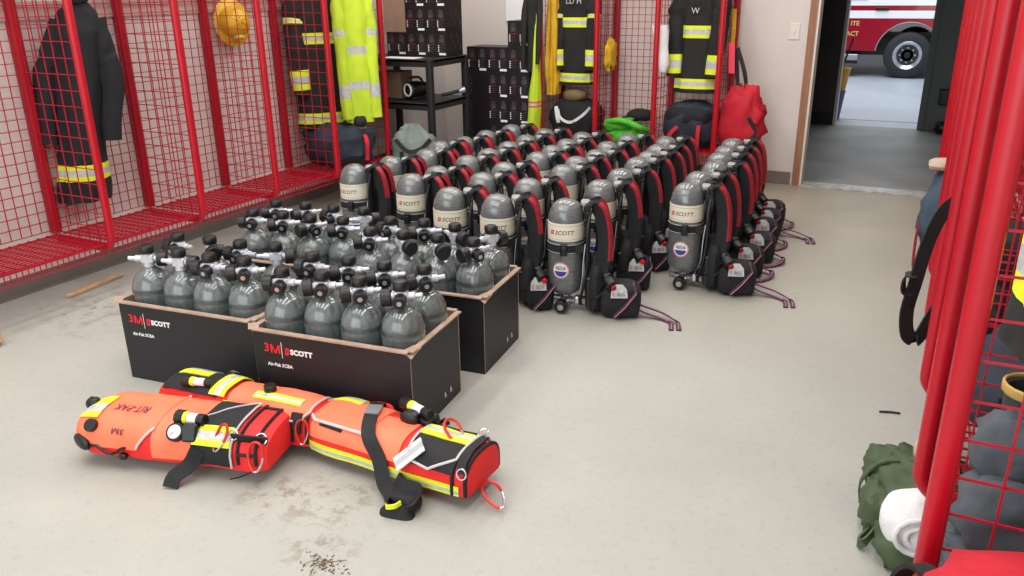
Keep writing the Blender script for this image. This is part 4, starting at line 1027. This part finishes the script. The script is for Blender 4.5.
# crimson bag slumped over the nearest shelf
t = empty('crimson_bag', (.20, 1.19, 0), R(4)); tag(t, 'crimson bag with white patch standing at the near end of the right-hand lockers', 'bag')
b = MB(); b.blob((.03, -.01, .275), (.56, .44, .55), 41, 3.6, .06, 2.2, 24, 40); b.blob((.09, .06, .54), (.42, .26, .22), 44, 2.3, .15, nu=14, nv=28); b.build('bag_body', 'bag_red', t, sharp=80)
b = MB(); b.ribbon(spline([(-.13, .215, .42), (-.12, .205, .50), (-.10, .16, .556), (-.06, .08, .57)], 5), .035, .008, side=(1, .5, 0)); b.build('strap', 'black', t)
b = MB(); b.blob((.07, .165, .60), (.13, .03, .03), 5, n=3, amp=.02, nu=6, nv=16, rot=.3); b.build('name_patch', 'white_cloth', t)
# olive rucksack and towel on the floor
t = empty('rucksack', (.12, 2.30, 0), R(8)); tag(t, 'olive green rucksack on the floor under the right-hand lockers', 'rucksack')
b = MB(); b.blob((.02, .03, .10), (.30, .36, .20), 51, 2.6, .26, 3.2, 22, 38); b.blob((-.03, -.16, .06), (.2, .16, .12), 52, 2.6, .2, 3, 12, 24); b.build('bag_body', 'olive', t, sharp=80)
b = MB(); b.blob((-.07, .12, .12), (.16, .14, .13), 53, 2.8, .2, 3, nu=14, nv=24); b.build('top_pocket', 'olive', t)
b = MB(); b.blob((-.10, -.03, .08), (.12, .15, .14), 55, 2.8, .2, 3, nu=14, nv=24); b.build('side_pocket', 'olive', t)
b = MB(); b.ribbon(spline([(-.15, .06, .03), (-.155, .06, .1), (-.11, .07, .17), (-.02, .06, .2)], 5), .03, .006, side=(.1, 1, 0)); b.build('strap', 'olive', t)
b = MB(); b.ribbon(spline([(-.12, -.12, .06), (-.15, -.15, .03), (-.16, -.12, .012), (-.13, -.08, .03)], 5), .025, .006, side=(0, 0, 1)); b.build('loose_strap', 'olive', t)
b = MB(); b.blob((0, 0, .085), (.21, .18, .18), 61, 2.3, .05, nu=14, nv=24)
b.tube([(.07 * (1 - k / 40) * math.cos(k * .42) - .02, -.085 + .0 * k, .09 + .065 * (1 - k / 40) * math.sin(k * .42)) for k in range(34)], .009, 6)
o = b.build('white_towel', 'white_cloth', sharp=80); o.location = (.125, 2.14, .045); o.rotation_euler.z = R(10); tag(o, 'rolled white towel on the floor beside the olive rucksack', 'towel')
o = MB().blob((0, 0, .06), (.12, .14, .1), 63, amp=.1, nu=10, nv=18).build('beige_pouch', 'beige'); o.location = (.13, 2.42, .15); o.scale = (.8, .8, .8); tag(o, 'beige pouch on top of the olive rucksack', 'pouch')
# black strap hanging out
t = empty('strap_loop', (.03, 2.78, .3)); tag(t, 'black webbing strap looping out of the right-hand lockers', 'strap')
b = MB(); b.ribbon(spline([(.09, .12, .56), (.03, .04, .52), (.0, .0, .42), (-.015, -.03, .30), (-.025, -.02, .2), (-.012, -.01, .12), (.02, .02, .10), (.05, .05, .17), (.09, .1, .25)], 6), .048, .006, side=(.75, .6, 0))
b.ribbon(spline([(-.018, -.03, .33), (-.045, -.04, .325), (-.045, -.04, .28), (-.02, -.03, .27)], 4), .04, .005, side=(.2, .9, .2)); b.build('webbing', 'black', t)
o = MB().blob((0, 0, .13), (.22, .3, .26), 67, amp=.2, nu=14, nv=24).build('black_bag', 'turnout_blue'); o.location = (.2, 2.98, Zs); tag(o, 'black bag on the shelf behind the webbing strap loop', 'bag')
# denim bag farther along
t = empty('denim_bag', (.055, 4.05, .29)); tag(t, 'blue denim bag bulging out of the right-hand lockers', 'bag')
b = MB(); b.blob((.06, 0, .22), (.24, .30, .42), 71, 2.4, .2, nu=16, nv=26); b.build('bag_body', 'denim', t, sharp=80)
b = MB(); b.tube(spline([(-.04, -.02, .32), (-.06, -.06, .18), (-.055, -.08, .0), (-.03, -.05, -.03), (-.02, 0, .05)], 6), .006, 6); b.build('red_cord', 'strap_red', t)
o = MB().blob((0, 0, .045), (.09, .13, .05), 73, amp=.2, nu=10, nv=18).build('sun_hat', 'beige'); o.location = (.04, 4.06, .695); tag(o, 'beige hat resting on top of the blue denim bag', 'hat')
for (x, y, l, mm, nm, sd) in ((.34, 2.4, 'navy folded garment on the shelf above the olive rucksack', 'navy', 'folded_garment', 81), (.33, 3.6, 'dark bundle on the shelf just nearer than the denim bag', 'turnout', 'cloth_bundle', 83)):
    o = MB().blob((0, 0, .16), (.3, .4, .32), sd, amp=.2, nu=14, nv=24).build(nm, mm); o.location = (x, y, Zs); tag(o, l, 'clothing')

# ------------------------------------------------------------------ left floor edge
o = MB().box((0, 0, .012), (.03, .36, .02), bev=.004).build('wood_strip', 'pine'); o.location = (-3.925, 2.66, 0); o.rotation_euler.z = R(6); tag(o, 'narrow pale wood strip on the floor under the left lockers', 'wood strip')
b = MB(); b.box((0, -.3, .08), (.10, .6, .16), bev=.03); o = b.build('wood_block', 'pine'); o.location = (-3.655, 1.96, 0); tag(o, 'pale wooden block cut off by the left edge of the photo', 'wood block')
# floor debris
b = MB(); rr = random.Random(3)
for k in range(70):
    x, y = rr.gauss(0, .035), rr.gauss(0, .02); a = rr.uniform(0, PI); l = rr.uniform(.003, .012)
    b.box((x, y, .002), (l, .002, .0025), (0, 0, a))
for k in range(5):
    a = rr.uniform(0, 2 * PI); b.tube([(0, 0, .004), (.03 * math.cos(a), .03 * math.sin(a), .012), (.06 * math.cos(a + .3), .06 * math.sin(a + .3), .003)], .0012, 4)
o = b.build('dry_debris', 'debris', smooth=False); o.location = (-1.33, 1.41, 0); tag(o, 'dry brown leaf debris on the open floor before the bags', 'debris', kind='stuff')
o = MB().tube([(0, 0, .004), (.035, .012, .005), (.07, .018, .004)], .004, 6).build('dark_stick', 'rubber'); o.location = (-.03, 3.01, 0); tag(o, 'thin dark stick lying on the open floor near right-hand lockers', 'stick')
b = MB(); b.tube(spline([(-1.93 + 2.0, 1.62 - 1.62, .004), (.16, .03, .004), (.26, .1, .004), (.36, .14, .006)], 6), .004, 5)
o = b.build('thin_cord', 'rubber'); o.location = (-1.90, 1.59, 0); o.scale = (.36, .36, .5); o.rotation_euler.z = R(35); tag(o, 'thin dark cord on the floor trailing from the frontmost rescue bag', 'cord')

# ------------------------------------------------------------------ hall and engine bay
t = empty('mop_bucket', (-1.16, 10.42, 0)); tag(t, 'yellow mop bucket with black handle beyond the doorway', 'bucket')
b = MB(); b.lathe([(.13, .30), (.14, .32), (.17, .56), (.175, .58), (.16, .58), (.13, .34)], 20, mtx=Matrix.Diagonal((1.1, .8, 1, 1))); b.build('wringer', 'bucket_yellow', t)
b = MB(); b.lathe([(.12, .0), (.13, .02), (.16, .30), (.17, .32), (.155, .32), (.12, .03)], 20); b.build('bucket_body', 'bucket_blue', t)
MB().tube([(.07, 0, .5), (.18, -.02, .92)], .012, 8).build('lever_handle', 'rubber', t)
o = MB().blob((0, 0, .06), (.16, .2, .12), 91, amp=.2, nu=10, nv=16).build('dark_shoe', 'rubber'); o.location = (.06, 9.78, 0); tag(o, 'dark shoe on the hall floor by the far panel', 'shoe')
o = MB().box((0, 0, 0), (.16, .08, .16), bev=.01).build('wall_box', 'rubber'); o.location = (.06, 9.9, .36); tag(o, 'black box on the dark far panel beyond the doorway', 'box')
# fire engine
TY = 15.4
t = empty('fire_engine', (-.6, TY, 0)); tag(t, 'red and white fire engine parked in the bay beyond the doorway', 'fire engine')
WX, WZ, WR, AR = -.0, .39, .37, .50
def side_poly(x0, x1, z0, z1, arch=True):
    p = [(x0, z0)]
    if arch:
        a0 = math.asin((z0 - WZ) / AR); n = 16
        for i in range(n + 1):
            a = PI - a0 + (2 * a0 - PI) * i / n; p.append((WX + AR * math.cos(a), WZ + AR * math.sin(a)))
    return p + [(x1, z0), (x1, z1), (x0, z1)]
def extr(b, poly, y0, y1, mi=0):
    n = len(poly); b.add([(x, y0, z) for x, z in poly] + [(x, y1, z) for x, z in poly], [tuple(range(n)), tuple(range(n, 2 * n))[::-1]] + [(i, (i + 1) % n, n + (i + 1) % n, n + i) for i in range(n)], mi)
b = MB(); extr(b, side_poly(-2.6, .95, .43, .95), 0, 2.2)
b.text('ITE', .10, lambda x, y: (-.86 + x, -.004, .865 + y), 1, bold=.002); b.text('ACT', .10, lambda x, y: (-.885 + x, -.004, .70 + y), 1, bold=.002)
b.build('body_side', ['truck_red', 'gold'], t, smooth=False)
b = MB(); b.box((-.825, 1.1, 1.01), (3.55, 2.2, .12)); b.build('white_band', 'truck_white', t, smooth=False)
b = MB(); b.box((-.825, 1.1, 1.11), (3.55, 2.2, .08)); b.build('red_band', 'truck_red', t, smooth=False)
b = MB(); b.box((-.825, 1.1, 1.75), (3.55, 2.2, 1.2)); b.build('cab', 'truck_white', t, smooth=False)
MB().box((-1.35, -.004, 1.62), (1.3, .02, .76), bev=.005).build('cab_window', 'glass', t)
MB().box((-.47, -.02, 1.10), (.2, .04, .035), bev=.008).build('door_handle', 'rubber', t)
MB().box((-1.6, .05, .32), (1.7, .2, .10), bev=.01).build('running_board', 'steel', t); MB().box((-1.6, -.052, .25), (1.7, .06, .05)).build('step_edge', 'rubber', t)
MB().tube(arc((WX, -.005, WZ), AR, R(5), R(175), 20), .01, 6).build('arch_trim', 'steel', t)
def wheel(x, y):
    mt = Matrix.Translation((x, y, WR)) @ Matrix.Rotation(PI / 2, 4, 'X')
    b = MB(); b.lathe([(.2, -.13), (.30, -.14), (WR - .01, -.11), (WR, -.07), (WR, .07), (WR - .01, .11), (.30, .14), (.21, .13), (.2, .1)], 40, mtx=mt); w_ = b.build('tyre', 'tyre', t)
    b = MB(); b.lathe([(.22, .02), (.228, .128), (.22, .136), (.17, .11), (.14, .06), (.10, .08), (.09, .1), (.0, .1)], 32, mtx=mt)
    for k in range(8): a = 2 * PI * k / 8; b.cyl(mt @ Vector((.115 * math.cos(a), .115 * math.sin(a), .06)), mt @ Vector((.115 * math.cos(a), .115 * math.sin(a), .105)), .013, 8)
    b.build('rim', 'chrome', w_); MB().lathe([(.05, .09), (.05, .125), (.03, .13)], 16, mtx=mt).build('hub_cap', 'rubber', w_)
wheel(WX, .14); wheel(WX, 1.95)
MB().box((-.6, 1.1, .5), (2.9, 1.7, .3)).build('chassis', 'rubber', t, smooth=False)

# ------------------------------------------------------------------ light
def area(name, loc, sx, sy, e, rot=(0, 0, 0), c=(1, 1, 1)):
    l = bpy.data.lights.new(name, 'AREA'); l.shape = 'RECTANGLE'; l.size = sx; l.size_y = sy; l.energy = e; l.color = c
    o = bpy.data.objects.new(name, l); C.objects.link(o); o.location = loc; o.rotation_euler = rot; return o
for x in (-3.5, -2.5, -1.5, -.5):
    for y in (1.4, 4.6): area('ceiling_tube', (x, y, ZC - .06), .14, 2.4, 28, c=(1, .98, .94))
area('bay_door_daylight', (-1.6, -2.4, 1.9), 4.6, 2.8, 125, (R(78), 0, 0), (.95, .98, 1))
area('bay_tube', (-1.2, 13.0, 4.2), 3.0, 5.0, 210, c=(.92, .96, 1))
area('bay_tube', (-1.2, 12.2, 3.4), 2.5, 1.2, 60, (R(60), 0, 0), c=(.92, .96, 1))
w = bpy.data.worlds.new('sky'); bpy.context.scene.world = w; w.use_nodes = True
bgn = w.node_tree.nodes['Background']; bgn.inputs[0].default_value = (.86, .93, 1, 1); bgn.inputs[1].default_value = .5
sc = bpy.context.scene
sc.view_settings.view_transform = 'Standard'; sc.view_settings.look = 'None'; sc.view_settings.exposure = 0.0
